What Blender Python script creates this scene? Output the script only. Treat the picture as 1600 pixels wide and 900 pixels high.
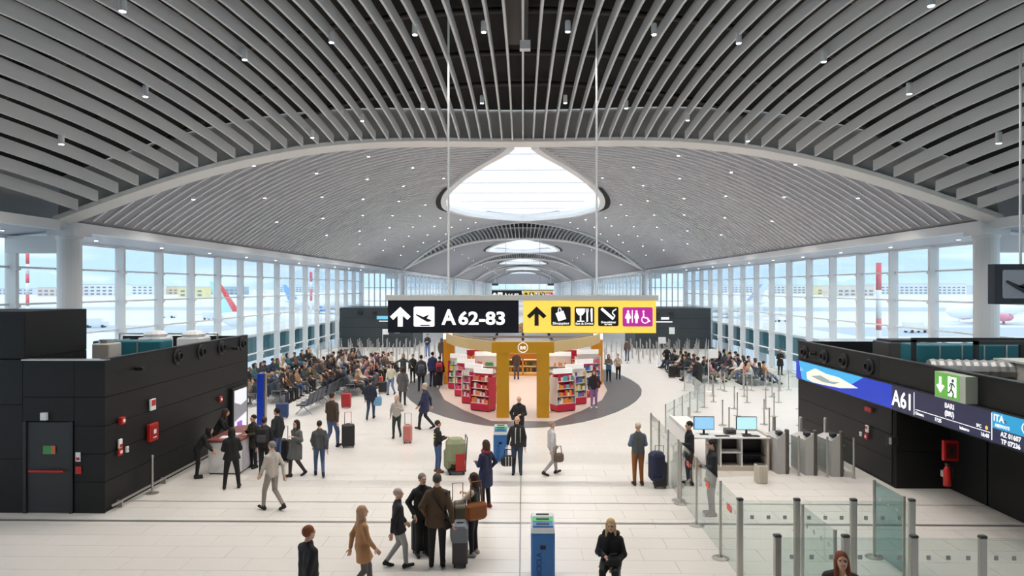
import bpy, math, random
import numpy as np
from mathutils import Matrix, Vector
S = bpy.context.scene
C = S.collection
for o in list(bpy.data.objects): bpy.data.objects.remove(o, do_unlink=True)
PI = math.pi
# ---------------------------------------------------------------- camera
F, H, YAW = 1050.0, 5.4, math.atan(17/1050.0)
cam = bpy.data.cameras.new('camera'); camo = bpy.data.objects.new('camera', cam); C.objects.link(camo)
cam.sensor_width = 36; cam.lens = F/1600*36; cam.clip_end = 9000; cam.clip_start = .05
camo.location = (0, 0, H); camo.rotation_euler = (PI/2, 0, YAW); S.camera = camo
# ---------------------------------------------------------------- world: bright overcast sky, pale blue near the horizon
W = bpy.data.worlds.new('sky'); S.world = W; W.use_nodes = True
nt = W.node_tree; nt.nodes.clear()
def wn(t): return nt.nodes.new(t)
tc = wn('ShaderNodeTexCoord'); sep = wn('ShaderNodeSeparateXYZ'); ramp = wn('ShaderNodeValToRGB')
nz = wn('ShaderNodeTexNoise'); mp = wn('ShaderNodeMapping'); mixc = wn('ShaderNodeMix'); bgn = wn('ShaderNodeBackground'); wo = wn('ShaderNodeOutputWorld')
cr2 = wn('ShaderNodeValToRGB')
nt.links.new(tc.outputs['Generated'], sep.inputs[0]); nt.links.new(sep.outputs[2], ramp.inputs[0])
e = ramp.color_ramp.elements
e[0].position = 0; e[0].color = (.60, .77, .95, 1); e[1].position = 1; e[1].color = (1.5, 1.6, 1.7, 1)
x = e.new(.04); x.color = (.56, .76, .98, 1)
x = e.new(.14); x.color = (.80, .92, 1.08, 1)
x = e.new(.4); x.color = (1.15, 1.25, 1.35, 1)
mp.inputs['Scale'].default_value = (3, 3, 22)
nt.links.new(tc.outputs['Generated'], mp.inputs[0]); nt.links.new(mp.outputs[0], nz.inputs['Vector'])
nz.inputs['Scale'].default_value = 1.6; nz.inputs['Detail'].default_value = 6
nt.links.new(nz.outputs['Fac'], cr2.inputs[0])
cr2.color_ramp.elements[0].position = .42; cr2.color_ramp.elements[1].position = .68
cr2.color_ramp.elements[0].color = (0, 0, 0, 1); cr2.color_ramp.elements[1].color = (.75, .75, .75, 1)
mixc.data_type = 'RGBA'
nt.links.new(cr2.outputs[0], mixc.inputs['Factor']); nt.links.new(ramp.outputs[0], mixc.inputs[6]); mixc.inputs[7].default_value = (.98, 1.02, 1.06, 1)
nt.links.new(mixc.outputs[2], bgn.inputs[0]); nt.links.new(bgn.outputs[0], wo.inputs[0]); bgn.inputs[1].default_value = 1.3
LAMP = 420.0      # watts of one ceiling downlight
S.view_settings.view_transform = 'Standard'; S.view_settings.look = 'None'
S.view_settings.gamma = 1; S.view_settings.use_curve_mapping = False; S.view_settings.exposure = 0.0
try: S.cycles.transparent_max_bounces = 32
except Exception: pass
rnd = random.Random(7)
# ---------------------------------------------------------------- pixel helpers (photo frame 1600x900)
cy, sy = math.cos(YAW), math.sin(YAW)
def ray(px, py):
    xc, zc = (px-800)/F, (450-py)/F
    return xc*cy-sy, xc*sy+cy, zc
def fp(px, py, z=0.0):
    dx, dy, dz = ray(px, py); t = (z-H)/dz
    return dx*t, dy*t
# ---------------------------------------------------------------- materials
MATS = {}
def mat(name, col, rough=.5, metal=0.0, emit=None, es=1.0, noise=0.0, nscale=6.0, bump=0.0, spec=None):
    if name in MATS: return MATS[name]
    m = bpy.data.materials.new(name); m.use_nodes = True; MATS[name] = m
    t = m.node_tree; b = t.nodes['Principled BSDF']
    b.inputs['Base Color'].default_value = (*col, 1); b.inputs['Roughness'].default_value = rough; b.inputs['Metallic'].default_value = metal
    if spec is not None: b.inputs['Specular IOR Level'].default_value = spec
    if emit: b.inputs['Emission Color'].default_value = (*emit, 1); b.inputs['Emission Strength'].default_value = es
    if noise or bump:
        g = t.nodes.new('ShaderNodeTexCoord'); n = t.nodes.new('ShaderNodeTexNoise'); n.inputs['Scale'].default_value = nscale; n.inputs['Detail'].default_value = 4
        t.links.new(g.outputs['Object'], n.inputs['Vector'])
        if noise:
            mx = t.nodes.new('ShaderNodeMix'); mx.data_type = 'RGBA'
            t.links.new(n.outputs['Fac'], mx.inputs['Factor'])
            mx.inputs[6].default_value = (*[c*(1-noise) for c in col], 1); mx.inputs[7].default_value = (*[min(1, c*(1+noise)) for c in col], 1)
            t.links.new(mx.outputs[2], b.inputs['Base Color'])
        if bump:
            bp = t.nodes.new('ShaderNodeBump'); bp.inputs['Strength'].default_value = bump; bp.inputs['Distance'].default_value = .02
            t.links.new(n.outputs['Fac'], bp.inputs['Height']); t.links.new(bp.outputs[0], b.inputs['Normal'])
    return m
def glassmat(name, tint, ior=1.35, haze=0.0):
    if name in MATS: return MATS[name]
    m = bpy.data.materials.new(name); m.use_nodes = True; MATS[name] = m
    t = m.node_tree; t.nodes.clear()
    tr = t.nodes.new('ShaderNodeBsdfTransparent'); tr.inputs[0].default_value = (*tint, 1)
    gl = t.nodes.new('ShaderNodeBsdfGlossy'); gl.inputs['Roughness'].default_value = .02
    fr = t.nodes.new('ShaderNodeFresnel'); fr.inputs[0].default_value = ior
    mx = t.nodes.new('ShaderNodeMixShader'); out = t.nodes.new('ShaderNodeOutputMaterial')
    ge = t.nodes.new('ShaderNodeNewGeometry'); mr = t.nodes.new('ShaderNodeMapRange'); mr.inputs['To Min'].default_value = ior; mr.inputs['To Max'].default_value = 1/ior
    t.links.new(ge.outputs['Backfacing'], mr.inputs['Value']); t.links.new(mr.outputs[0], fr.inputs[0])   # same reflectance from both faces of a pane
    t.links.new(fr.outputs[0], mx.inputs[0]); t.links.new(tr.outputs[0], mx.inputs[1]); t.links.new(gl.outputs[0], mx.inputs[2])
    last = mx
    if haze:
        tl = t.nodes.new('ShaderNodeBsdfTranslucent'); tl.inputs[0].default_value = (.95, .97, 1, 1)
        m2 = t.nodes.new('ShaderNodeMixShader'); m2.inputs[0].default_value = haze
        t.links.new(mx.outputs[0], m2.inputs[1]); t.links.new(tl.outputs[0], m2.inputs[2]); last = m2
    t.links.new(last.outputs[0], out.inputs[0])
    return m
def rgb(r, g, b):
    f = lambda c: (c/255/12.92) if c/255 <= .04045 else ((c/255+.055)/1.055)**2.4
    return (f(r), f(g), f(b))
M_white = mat('white_painted_steel', (.74, .75, .76), .45)
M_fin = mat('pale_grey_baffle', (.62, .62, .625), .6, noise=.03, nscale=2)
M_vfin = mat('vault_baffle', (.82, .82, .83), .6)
M_vback = mat('vault_backing', (.30, .30, .325), .8, noise=.04)
M_fascia = mat('ceiling_fascia', (.52, .53, .53), .75, noise=.05)
M_rib = mat('rib_cladding', (.84, .83, .81), .5)
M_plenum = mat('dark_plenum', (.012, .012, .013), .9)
M_duct = mat('plenum_duct', (.05, .045, .042), .6, noise=.2)
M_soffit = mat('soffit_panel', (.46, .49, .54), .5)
M_lampon = mat('lamp_lens', (1, 1, 1), .4, emit=(1, .97, .92), es=9)
M_tile = mat('cream_floor_tile', (.745, .705, .665), .27, noise=.035, nscale=1.1)
M_grout = mat('floor_grout', (.66, .63, .60), .8)
M_darkfloor = mat('dark_grey_stone', (.115, .112, .115), .35, noise=.12, nscale=2.5)
M_shopfloor = mat('pale_pink_stone', (.62, .50, .44), .35, noise=.04)
M_strip = mat('steel_floor_strip', (.33, .32, .31), .35, .6)
M_glass = glassmat('window_glass', (.93, .975, .985), 1.25)
M_bglass = glassmat('barrier_glass', (.90, .94, .93), 1.4)
M_tglass = glassmat('teal_barrier_glass', (.55, .68, .69), 1.4)
M_sky = glassmat('skylight_glass', (.95, .97, 1), 1.2, haze=.6)
M_steel = mat('brushed_steel', (.50, .48, .45), .35, .85)
M_black = mat('black_panel', (.011, .0105, .0105), .55, noise=.15, nscale=1.5, spec=.3)
M_blackm = mat('black_plastic', (.012, .012, .013), .5)
M_seam = mat('panel_seam', (.004, .004, .004), .8)
M_red = mat('signal_red', rgb(190, 25, 20), .45)
M_wht = mat('sign_white', (.85, .85, .85), .5)
M_gold = mat('mustard_gold', rgb(196, 144, 18), .4, noise=.05)
M_paleg = mat('pale_gold', rgb(205, 172, 110), .4)
def col(r, g, b, rough=.75):
    return mat('tone_%d_%d_%d' % (r, g, b), rgb(r, g, b), rough, noise=.1, nscale=9)
# ---------------------------------------------------------------- mesh builder
class MB:
    def __init__(s): s.v = []; s.f = []; s.m = []
    def add(s, vs, fs, m=0):
        n = len(s.v); s.v += [tuple(map(float, q)) for q in vs]; s.f += [tuple(i+n for i in q) for q in fs]; s.m += [m]*len(fs); return s
    def box(s, a, b, m=0):
        x0, y0, z0 = a; x1, y1, z1 = b
        return s.add([(x0,y0,z0),(x1,y0,z0),(x1,y1,z0),(x0,y1,z0),(x0,y0,z1),(x1,y0,z1),(x1,y1,z1),(x0,y1,z1)],
            [(0,3,2,1),(4,5,6,7),(0,1,5,4),(1,2,6,5),(2,3,7,6),(3,0,4,7)], m)
    def bbox(s, a, b, r=.02, m=0):      # box with chamfered vertical and top edges
        x0, y0, z0 = a; x1, y1, z1 = b
        def ring(i, z): return [(x0+r+i,y0+i,z),(x1-r-i,y0+i,z),(x1-i,y0+r+i,z),(x1-i,y1-r-i,z),(x1-r-i,y1-i,z),(x0+r+i,y1-i,z),(x0+i,y1-r-i,z),(x0+i,y0+r+i,z)]
        vs = ring(r*.7, z0)+ring(0, z0+r)+ring(0, z1-r)+ring(r*.7, z1); fs = [tuple(range(7,-1,-1)), tuple(range(24,32))]
        for k in range(3):
            for i in range(8): fs.append((k*8+i, k*8+(i+1) % 8, k*8+8+(i+1) % 8, k*8+8+i))
        return s.add(vs, fs, m)
    def tube(s, path, r, n=8, m=0, closed=False):
        P = [Vector(p) for p in path]; rs = r if isinstance(r, (list, tuple)) else [r]*len(P); vs = []; N = len(P)
        for i, p in enumerate(P):
            if closed: t = P[(i+1) % N]-P[i-1]
            else: t = (P[min(i+1, N-1)]-P[max(i-1, 0)])
            t.normalize(); u = t.cross(Vector((0,0,1)))
            if u.length < .05: u = t.cross(Vector((0,1,0)))
            u.normalize(); w = u.cross(t)
            for k in range(n):
                a = 2*PI*k/n; vs.append(p+u*math.cos(a)*rs[i]+w*math.sin(a)*rs[i])
        fs = []
        for i in range(N if closed else N-1):
            j = (i+1) % N
            for k in range(n): fs.append((i*n+k, i*n+(k+1) % n, j*n+(k+1) % n, j*n+k))
        if not closed: fs += [tuple(range(n-1,-1,-1)), tuple((N-1)*n+k for k in range(n))]
        return s.add(vs, fs, m)
    def cyl(s, a, b, r0, r1=None, n=12, m=0): return s.tube([a, b], [r0, r0 if r1 is None else r1], n, m)
    def lathe(s, prof, c=(0,0,0), n=14, m=0, sx=1, sy=1):
        vs = []; fs = []
        for (r, z) in prof:
            for k in range(n): a = 2*PI*k/n; vs.append((c[0]+r*sx*math.cos(a), c[1]+r*sy*math.sin(a), c[2]+z))
        for i in range(len(prof)-1):
            for k in range(n): fs.append((i*n+k, i*n+(k+1) % n, (i+1)*n+(k+1) % n, (i+1)*n+k))
        fs += [tuple(range(n-1,-1,-1)), tuple((len(prof)-1)*n+k for k in range(n))]
        return s.add(vs, fs, m)
    def sweep(s, path, w, h, m=0, vertical=True, up=0.0):   # rectangular section w wide, h tall, bottom on the path
        P = [Vector(p) for p in path]; vs = []; N = len(P)
        for i, p in enumerate(P):
            t = P[min(i+1, N-1)]-P[max(i-1, 0)]; t.z = 0
            if t.length < 1e-6: t = Vector((0,1,0))
            t.normalize(); u = Vector((t.y, -t.x, 0))*w/2
            vs += [p-u+Vector((0,0,up)), p+u+Vector((0,0,up)), p+u+Vector((0,0,up+h)), p-u+Vector((0,0,up+h))]
        fs = [(0,1,2,3), (4*N-1,4*N-2,4*N-3,4*N-4)]
        for i in range(N-1):
            for k in range(4): fs.append((i*4+k, i*4+4+k, i*4+4+(k+1) % 4, i*4+(k+1) % 4))
        return s.add(vs, fs, m)
    def prism(s, poly, z0, z1, m=0):
        n = len(poly); vs = [(x, y, z0) for x, y in poly]+[(x, y, z1) for x, y in poly]
        fs = [tuple(range(n-1,-1,-1)), tuple(range(n, 2*n))]+[(i, (i+1) % n, n+(i+1) % n, n+i) for i in range(n)]
        return s.add(vs, fs, m)
    def mesh(s, name, off=(0,0,0), smooth=False):
        me = bpy.data.meshes.new(name)
        me.from_pydata([(a-off[0], b-off[1], c-off[2]) for a, b, c in s.v], [], s.f)
        me.polygons.foreach_set('material_index', s.m)
        if smooth: me.shade_smooth()
        me.update(); return me
    def build(s, name, mats, parent=None, smooth=False, world=False, loc=None):
        off = (0,0,0)
        if world and parent is not None: off = tuple(parent.location)
        if loc is not None: off = loc
        me = s.mesh(name, off, smooth)
        for q in (mats if isinstance(mats, (list, tuple)) else [mats]): me.materials.append(q)
        o = bpy.data.objects.new(name, me); C.objects.link(o)
        if parent is not None: o.parent = parent
        if loc is not None: o.location = loc
        return o
def tag(o, label=None, cat=None, group=None, kind=None):
    if label: o['label'] = label
    if cat: o['category'] = cat
    if group: o['group'] = group
    if kind: o['kind'] = kind
    return o
def empty(name, loc=(0,0,0), rz=0.0):
    o = bpy.data.objects.new(name, None); C.objects.link(o); o.location = loc; o.rotation_euler = (0, 0, rz); o.empty_display_size = .2; return o
def link(name, me, parent=None, loc=(0,0,0), rz=0.0):
    o = bpy.data.objects.new(name, me); C.objects.link(o); o.parent = parent; o.location = loc; o.rotation_euler = (0, 0, rz); return o
def copy_tree(o, parent=None):
    c = o.copy(); C.objects.link(c); c.parent = parent
    for ch in list(o.children): copy_tree(ch, c)
    return c
def struct(o): o['kind'] = 'structure'; return o
# ---------------------------------------------------------------- shape of the hall
def evenfit(xs, ys, d):
    A = np.array([[x**(2*k) for k in range(d+1)] for x in xs]); c, *_ = np.linalg.lstsq(A, np.array(ys), rcond=None)
    return lambda x: float(sum(c[k]*x**(2*k) for k in range(d+1)))
Zv = evenfit([0,2.7,5.3,8,10.98,12.24,13.35,14.8,15.2], [12.3,12.22,11.95,11.25,10.12,9.49,8.73,7.72,7.45], 3)
Zrib = evenfit([0,1.95,4.7,8,10.6,12.6,15], [12.0,12.0,11.75,10.95,9.9,8.8,7.45], 3)
Zfin = evenfit([0,5.3,8.1,11,14.3], [12.2,11.86,11.1,9.96,7.97], 3)
Yr = evenfit([0,1.95,5.3,8.1,11,14.3,15], [31.5,31.2,29.4,26.9,24.8,22.1,21.6], 2)
Yf = lambda x: 68.5+14.5*(abs(x)/15)**1.15
PER = 61.0
SKY = [(0,31.5),(.6,32.6),(1.14,34.3),(2.4,37.3),(3.9,41.3),(5.24,45.9),(5.9,50),(5.95,54.2),(4.8,60.2),(3.6,63.5),(2.2,66),(0,67.8)]
def skyhalf(y): return float(np.interp(y, [q[1] for q in SKY], [q[0] for q in SKY]))
def inv(fn, y, lo, hi):                # X in 0..15 where fn(X)=y
    for _ in range(40):
        mid = (lo+hi)/2
        if (fn(mid)-y)*(fn(lo)-y) <= 0: hi = mid
        else: lo = mid
    return (lo+hi)/2
def xin(y):
    if y < 31.5: return inv(Yr, y, 0, 15.0)
    if y < 67.8: return max(skyhalf(y), .02)+.15
    if y <= 68.5: return .05
    return min(14.8, 15*((y-68.5)/14.5)**(1/1.15))
# floor ------------------------------------------------------------------
fl = MB().box((-17.4, -10, -.30), (17.4, 345, -.010)).build('floor', M_grout); struct(fl)
TW, TD, G = 1.2, .6, .007
tile = MB().box((G/2, G/2, -.0101), (TW-G/2, TD-G/2, 0)); tm = tile.mesh('floor_tile'); tm.materials.append(M_tile)
near = []; far = MB(); r = 0; y = 12.15
while y < 104:
    off = -.6 if r % 2 else 0.0
    big = y > 46
    i0, i1 = -16, 16
    for i in range(i0, i1):
        xa = i*TW+off
        if xa < -17.2 or xa+TW > 17.3: continue
        vis = abs((xa+.6)/(y+.3)+.016) < .80
        if len(near) < 300 and vis and y < 23: near.append((xa, y))
        else: far.add([(xa+G/2,y+G/2,0),(xa+TW-G/2,y+G/2,0),(xa+TW-G/2,y+TD-G/2,0),(xa+G/2,y+TD-G/2,0)], [(0,1,2,3)])
    y += TD; r += 1
far.add([(-17.3,104.1,0),(17.3,104.1,0),(17.3,345,0),(-17.3,345,0)], [(0,1,2,3)])
far.add([(-17.3,-10,0),(17.3,-10,0),(17.3,12.1,0),(-17.3,12.1,0)], [(0,1,2,3)])
for p in near: link('floor_tile', tm, fl, (p[0], p[1], 0))
fo = far.build('floor_tile_field', M_tile, fl); fo['kind'] = 'stuff'
for n, (a, b) in enumerate([((-17.3, 15.38, -.002), (17.3, 15.50, .003)), ((-17.3, 16.85, -.002), (17.3, 16.90, .002)), ((-.07, 10, -.002), (-.045, 26, .002))]):
    MB().box(a, b).build('expansion_joint', M_strip, fl)
# dark teardrop inlay round the shop
def blob(k, n=40, cy0=37.5):
    pts = []
    for i in range(n):
        a = 2*PI*i/n; s = math.sin(a); c = math.cos(a)
        yy = cy0-(11.6*k if c > 0 else 13*k)*c; xx = 6.45*k*s*(1-.18*max(c, 0)**1.5)
        pts.append((xx, yy))
    return pts[::-1]
MB().prism(blob(1.0), -.004, .006).build('dark_inlay', M_darkfloor, fl)
sf = [(-1.25,27.2),(1.25,27.2),(2.6,29.6),(3.8,32.4),(4.45,35.5),(4.6,39),(4.2,43),(0,46),(-4.2,43),(-4.6,39),(-4.45,35.5),(-3.8,32.4),(-2.6,29.6)]
MB().prism(sf, .0, .012).build('shop_floor', M_shopfloor, fl)
# ceiling: vault backing, one grid per side and bay ------------------------
ceil = MB()
def grid(mb, rows, m=0, flip=False):
    n = len(rows[0]); vs = [p for rw in rows for p in rw]; fs = []
    for i in range(len(rows)-1):
        for k in range(n-1):
            q = (i*n+k, i*n+k+1, (i+1)*n+k+1, (i+1)*n+k)
            fs.append(q[::-1] if flip else q)
    mb.add(vs, fs, m)
for k in range(5):
    for sgn in (-1, 1):
        rows = []
        for yy in np.concatenate([np.linspace(21.65, 31.5, 18), np.linspace(31.6, 67.8, 50), np.linspace(68.5, 82.9, 20)]):
            xi = xin(yy); rows.append([(sgn*xq, yy+PER*k, Zv(xq)+.07) for xq in np.linspace(15.1, xi, 20)])
        grid(ceil, rows, 0, sgn < 0)
co = ceil.build('ceiling', M_vback, smooth=True); struct(co)
# dark plenum above the open baffles
for k in range(5):
    pl = MB()
    for sgn in (-1, 1):
        rows = []
        for xq in np.linspace(0, 17.4, 16):
            y0 = -10 if k == 0 else Yf(min(xq, 15))+PER*(k-1); y1 = Yr(min(xq, 15.2))+PER*k
            rows.append([(sgn*xq, yq, Zfin(min(xq, 15))+1.5) for yq in np.linspace(y0, y1, 6)])
        grid(pl, rows, 0, sgn > 0)
    pl.build('plenum', M_plenum, co)
for yy in (8, 12, 16.2, 19.5, 23, 26.5):     # services seen between the baffles
    MB().tube([(xq, yy, Zfin(min(abs(xq), 14))+1.25) for xq in np.linspace(-13, 13, 20)], .10 if yy != 16.2 else .22, 8).build('duct', M_duct, co, smooth=True)
MB().box((-.45, 17, 13.0), (.15, 21, 13.3)).build('duct', M_duct, co)
MB().box((-.09, 19.5, 12.35), (.22, 19.75, 12.6)).build('ceiling_sensor', M_white, co)
# open baffles in the foreground: one board each
def fin_path(xq, y1, y0=-2.0):
    ds = np.linspace(0, y1-y0, 15)
    return [(xq, y1-d, Zfin(abs(xq))+.12*d-.0077*d*d*(1 if d < 17 else 1)) for d in ds]
for i in range(-30, 31):
    xq = .48*i
    p = fin_path(xq, Yr(abs(xq))-.5); loc = Vector(p[0])
    mb = MB().sweep(p, .065, .35)
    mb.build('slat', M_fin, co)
# transverse baffles under the vault of the first bay: one board each
for sgn in (-1, 1):
    for n in range(101):
        yy = 22.4+.6*n
        xi = xin(yy)
        if 14.85-xi < .5: continue
        seg = max(3, int((14.85-xi)/.75))
        mb = MB(); P = [(sgn*xq, yy, Zv(xq)) for xq in np.linspace(14.85, xi+.1, seg+1)]
        vs = []
        for (a, b, c) in P: vs += [(a, b-.035, c), (a, b+.035, c), (a, b+.035, c+.085), (a, b-.035, c+.085)]
        fs = [(0,1,2,3), tuple(len(vs)-q for q in (1,2,3,4))]
        for i in range(seg):
            for q in range(4): fs.append((i*4+q, i*4+4+q, i*4+4+(q+1) % 4, i*4+(q+1) % 4))
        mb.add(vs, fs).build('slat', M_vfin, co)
for k in range(1, 5):                       # the far fields of baffles
    mb = MB()
    for i in range(-30, 31):
        xq = .48*i; y0 = Yf(xq)+PER*(k-1)+.25; y1 = Yr(abs(xq))+PER*k-.3
        if y1-y0 < .4: continue
        mb.sweep([(xq, y0+(y1-y0)*t, Zfin(abs(xq))+.6*t*(1-t)) for t in (1, .66, .33, 0)], .065, .38)
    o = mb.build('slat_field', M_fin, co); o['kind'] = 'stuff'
# ribs, fascia, rims
nt_ = 1
for k in range(5):
    for sgn in (-1, 1):
        P = [(sgn*xq, Yr(xq)+PER*k, Zrib(xq)) for xq in np.linspace(15.1, .35, 26)]
        PF = P+[(0, Yr(0)+PER*k, Zrib(0))]
        Q = [(-sgn*a, b+PER*k, Zv(a)-.18) for a, b in SKY[1:-1]]
        # smooth the rim
        QQ = []
        sp = np.linspace(0, len(Q)-1, 34)
        arr = np.array([(q[0], q[1], q[2]) for q in Q])
        for t in sp:
            i = int(min(t, len(Q)-2)); f_ = t-i
            p0 = arr[max(i-1, 0)]; p1 = arr[i]; p2 = arr[i+1]; p3 = arr[min(i+2, len(Q)-1)]
            QQ.append(tuple(.5*((2*p1)+(-p0+p2)*f_+(2*p0-5*p1+4*p2-p3)*f_**2+(-p0+3*p1-3*p2+p3)*f_**3)))
        QQ.append((0, 67.8+PER*k, Zv(0)-.2))
        rb = MB().sweep(QQ, .40, .30); sec = []
        for a, b, c in PF: sec += [(a, b-.32, c+.14), (a, b+.12, c-.03), (a, b+.12, c+.30), (a, b-.32, c+.30)]
        fs = [(0,1,2,3), tuple(len(sec)-q for q in (1,2,3,4))]
        for i in range(len(PF)-1):
            for q in range(4): fs.append((i*4+q, i*4+4+q, i*4+4+(q+1) % 4, i*4+(q+1) % 4))
        rb.add(sec, [f_[::-1] if sgn < 0 else f_ for f_ in fs])
        o = rb.build('trim_%d' % nt_, M_rib); struct(o); nt_ += 1
        fm = MB(); rows = [[(a, b-.1, c+.2), (a, b+.05, Zfin(min(abs(a), 15))+1.6)] for a, b, c in PF]
        grid(fm, rows, 0, sgn < 0); fm.build('fascia', M_fascia, o)
        km = MB(); rows = [[(a*1.02, b, c+.1), (a*1.06, b, c+.7)] for a, b, c in QQ]; grid(km, rows); km.build('skylight_kerb', M_white, o)
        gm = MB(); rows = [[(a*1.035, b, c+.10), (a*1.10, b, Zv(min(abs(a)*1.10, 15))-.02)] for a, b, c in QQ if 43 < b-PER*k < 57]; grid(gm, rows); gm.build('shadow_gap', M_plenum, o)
    if k:
        P = [(xq, Yf(xq)+PER*(k-1), Zrib(abs(xq))) for xq in np.linspace(-15, 15, 41)]
        o = MB().sweep(P, .3, .26).build('trim_%d' % nt_, M_rib); struct(o); nt_ += 1
        fm = MB(); grid(fm, [[(a, b+.1, c+.2), (a, b, Zfin(min(abs(a), 15))+1.6)] for a, b, c in P]); fm.build('fascia', M_fascia, o)
# skylights: rows of panes between transverse beams
nw = 3
for k in range(5):
    w = MB()
    ys = np.linspace(32.0, 67.6, 8)
    for yb in ys[1:-1]:
        h = skyhalf(yb)
        w.box((-h, yb-.03+PER*k, 12.76), (h, yb+.03+PER*k, 12.83))
    so = w.build('window_%d' % nw, M_white); struct(so); nw += 1
    for a, b in zip(ys[:-1], ys[1:]):
        yl = np.linspace(a, b, 4); L = [(-skyhalf(q)-.25, q+PER*k) for q in yl]; R = [(skyhalf(q)+.25, q+PER*k) for q in yl[::-1]]
        MB().prism((L+R)[::-1], 12.84, 12.86).build('pane', M_sky, so)
# eaves, soffits, columns, curtain walls ------------------------------------
lampm = MB().lathe([(.055, 0), (.075, 0), (.075, .28), (.06, .30)], n=12).mesh('lamp_housing', smooth=False); lampm.materials.append(M_white)
lensm = MB().lathe([(.06, -.012), (.062, -.002)], n=12).mesh('lamp_lens'); lensm.materials.append(M_lampon)
spotd = bpy.data.lights.new('downlight', 'SPOT'); spotd.energy = LAMP; spotd.spot_size = math.radians(125); spotd.spot_blend = .7; spotd.shadow_soft_size = .08; spotd.color = (1, .95, .88)
LN = [0]
def downlight(x, y, z, label, group, lamp=True, short=False):
    e = empty('ceiling_downlight', (x, y, z)); tag(e, label, 'lamp', group)
    h = link('housing', lampm, e)
    if short: h.scale = (1, 1, .35)
    link('lens', lensm, e)
    if lamp:
        l = bpy.data.objects.new('lamp_light', spotd); C.objects.link(l); l.parent = e; l.location = (0, 0, -.05)
ORD = ['first','second','third','fourth','fifth','sixth','seventh','eighth','ninth','tenth','eleventh','twelfth','thirteenth','fourteenth','fifteenth','sixteenth','seventeenth','eighteenth','nineteenth','twentieth','twenty-first','twenty-second','twenty-third','twenty-fourth']
for rowi, (yy, xs, rn) in enumerate([(13.8, (-8.3,-5.9,-3.5,-1.2,1.2,3.5,5.9,8.3), 'nearest'), (18.0, (-12.5,-10.2,-7.5,-5.15,-2.9,-1.05,1.2,3.5,5.75,8.0,10.25,12.6), 'middle'), (25.4, (-8.0,-6.1,-3.8,-1.55,1.6,3.9,6.2,8.45), 'rearmost')]):
    for j, xq in enumerate(xs):
        d = Yr(abs(xq))-.5-yy; z = Zfin(abs(xq))+.12*d-.0077*d*d-.22
        downlight(xq, yy, z, 'white cylinder downlight between open baffles, %s from left in the %s row' % (ORD[j], rn), 'cylinder downlights among the open baffles')
nl = 0
for n in range(12):
    yy = 26.3+4.5*n
    for jx, xq in enumerate((13.0, 10.6, 8.2, 5.8)):
        xo = xq-(1.1 if n % 2 else 0)
        if xo < xin(min(yy, 82))+.9: continue
        for sgn in (-1, 1):
            downlight(sgn*xo, yy, Zv(xo)-.1, 'small vault downlight %s side, %s up from the eave in row %s behind the arch' % ('left' if sgn < 0 else 'right', ORD[jx], ORD[n]), 'small downlights on the first vault', lamp=(n < 9), short=True)
bigl = bpy.data.lights.new('downlight_far', 'SPOT'); bigl.energy = LAMP*5; bigl.spot_size = math.radians(140); bigl.spot_blend = .7; bigl.shadow_soft_size = .3; bigl.color = (1, .96, .92)
for k in (1, 2, 3):
    for yy in (32, 44, 56, 68):
        for sgn in (-1, 1):
            xo = 9.5; e = empty('ceiling_downlight', (sgn*xo, yy+PER*k, Zv(xo)-.15)); tag(e, 'tiny %s downlight, %s along the %s distant vault beyond the signs' % ('left' if sgn < 0 else 'right', ORD[int((yy-32)/12)], ORD[k-1]), 'lamp', 'downlights on the distant vaults')
            link('housing', lampm, e); link('lens', lensm, e)
            l = bpy.data.objects.new('lamp_light', bigl); C.objects.link(l); l.parent = e; l.location = (0, 0, -.05)
YM = [16+3*n for n in range(-8, 19)]          # mullion lines, -8..70
ZT = [0.06, 1.25, 2.45, 3.65, 4.85, 6.1, 7.08]
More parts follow.
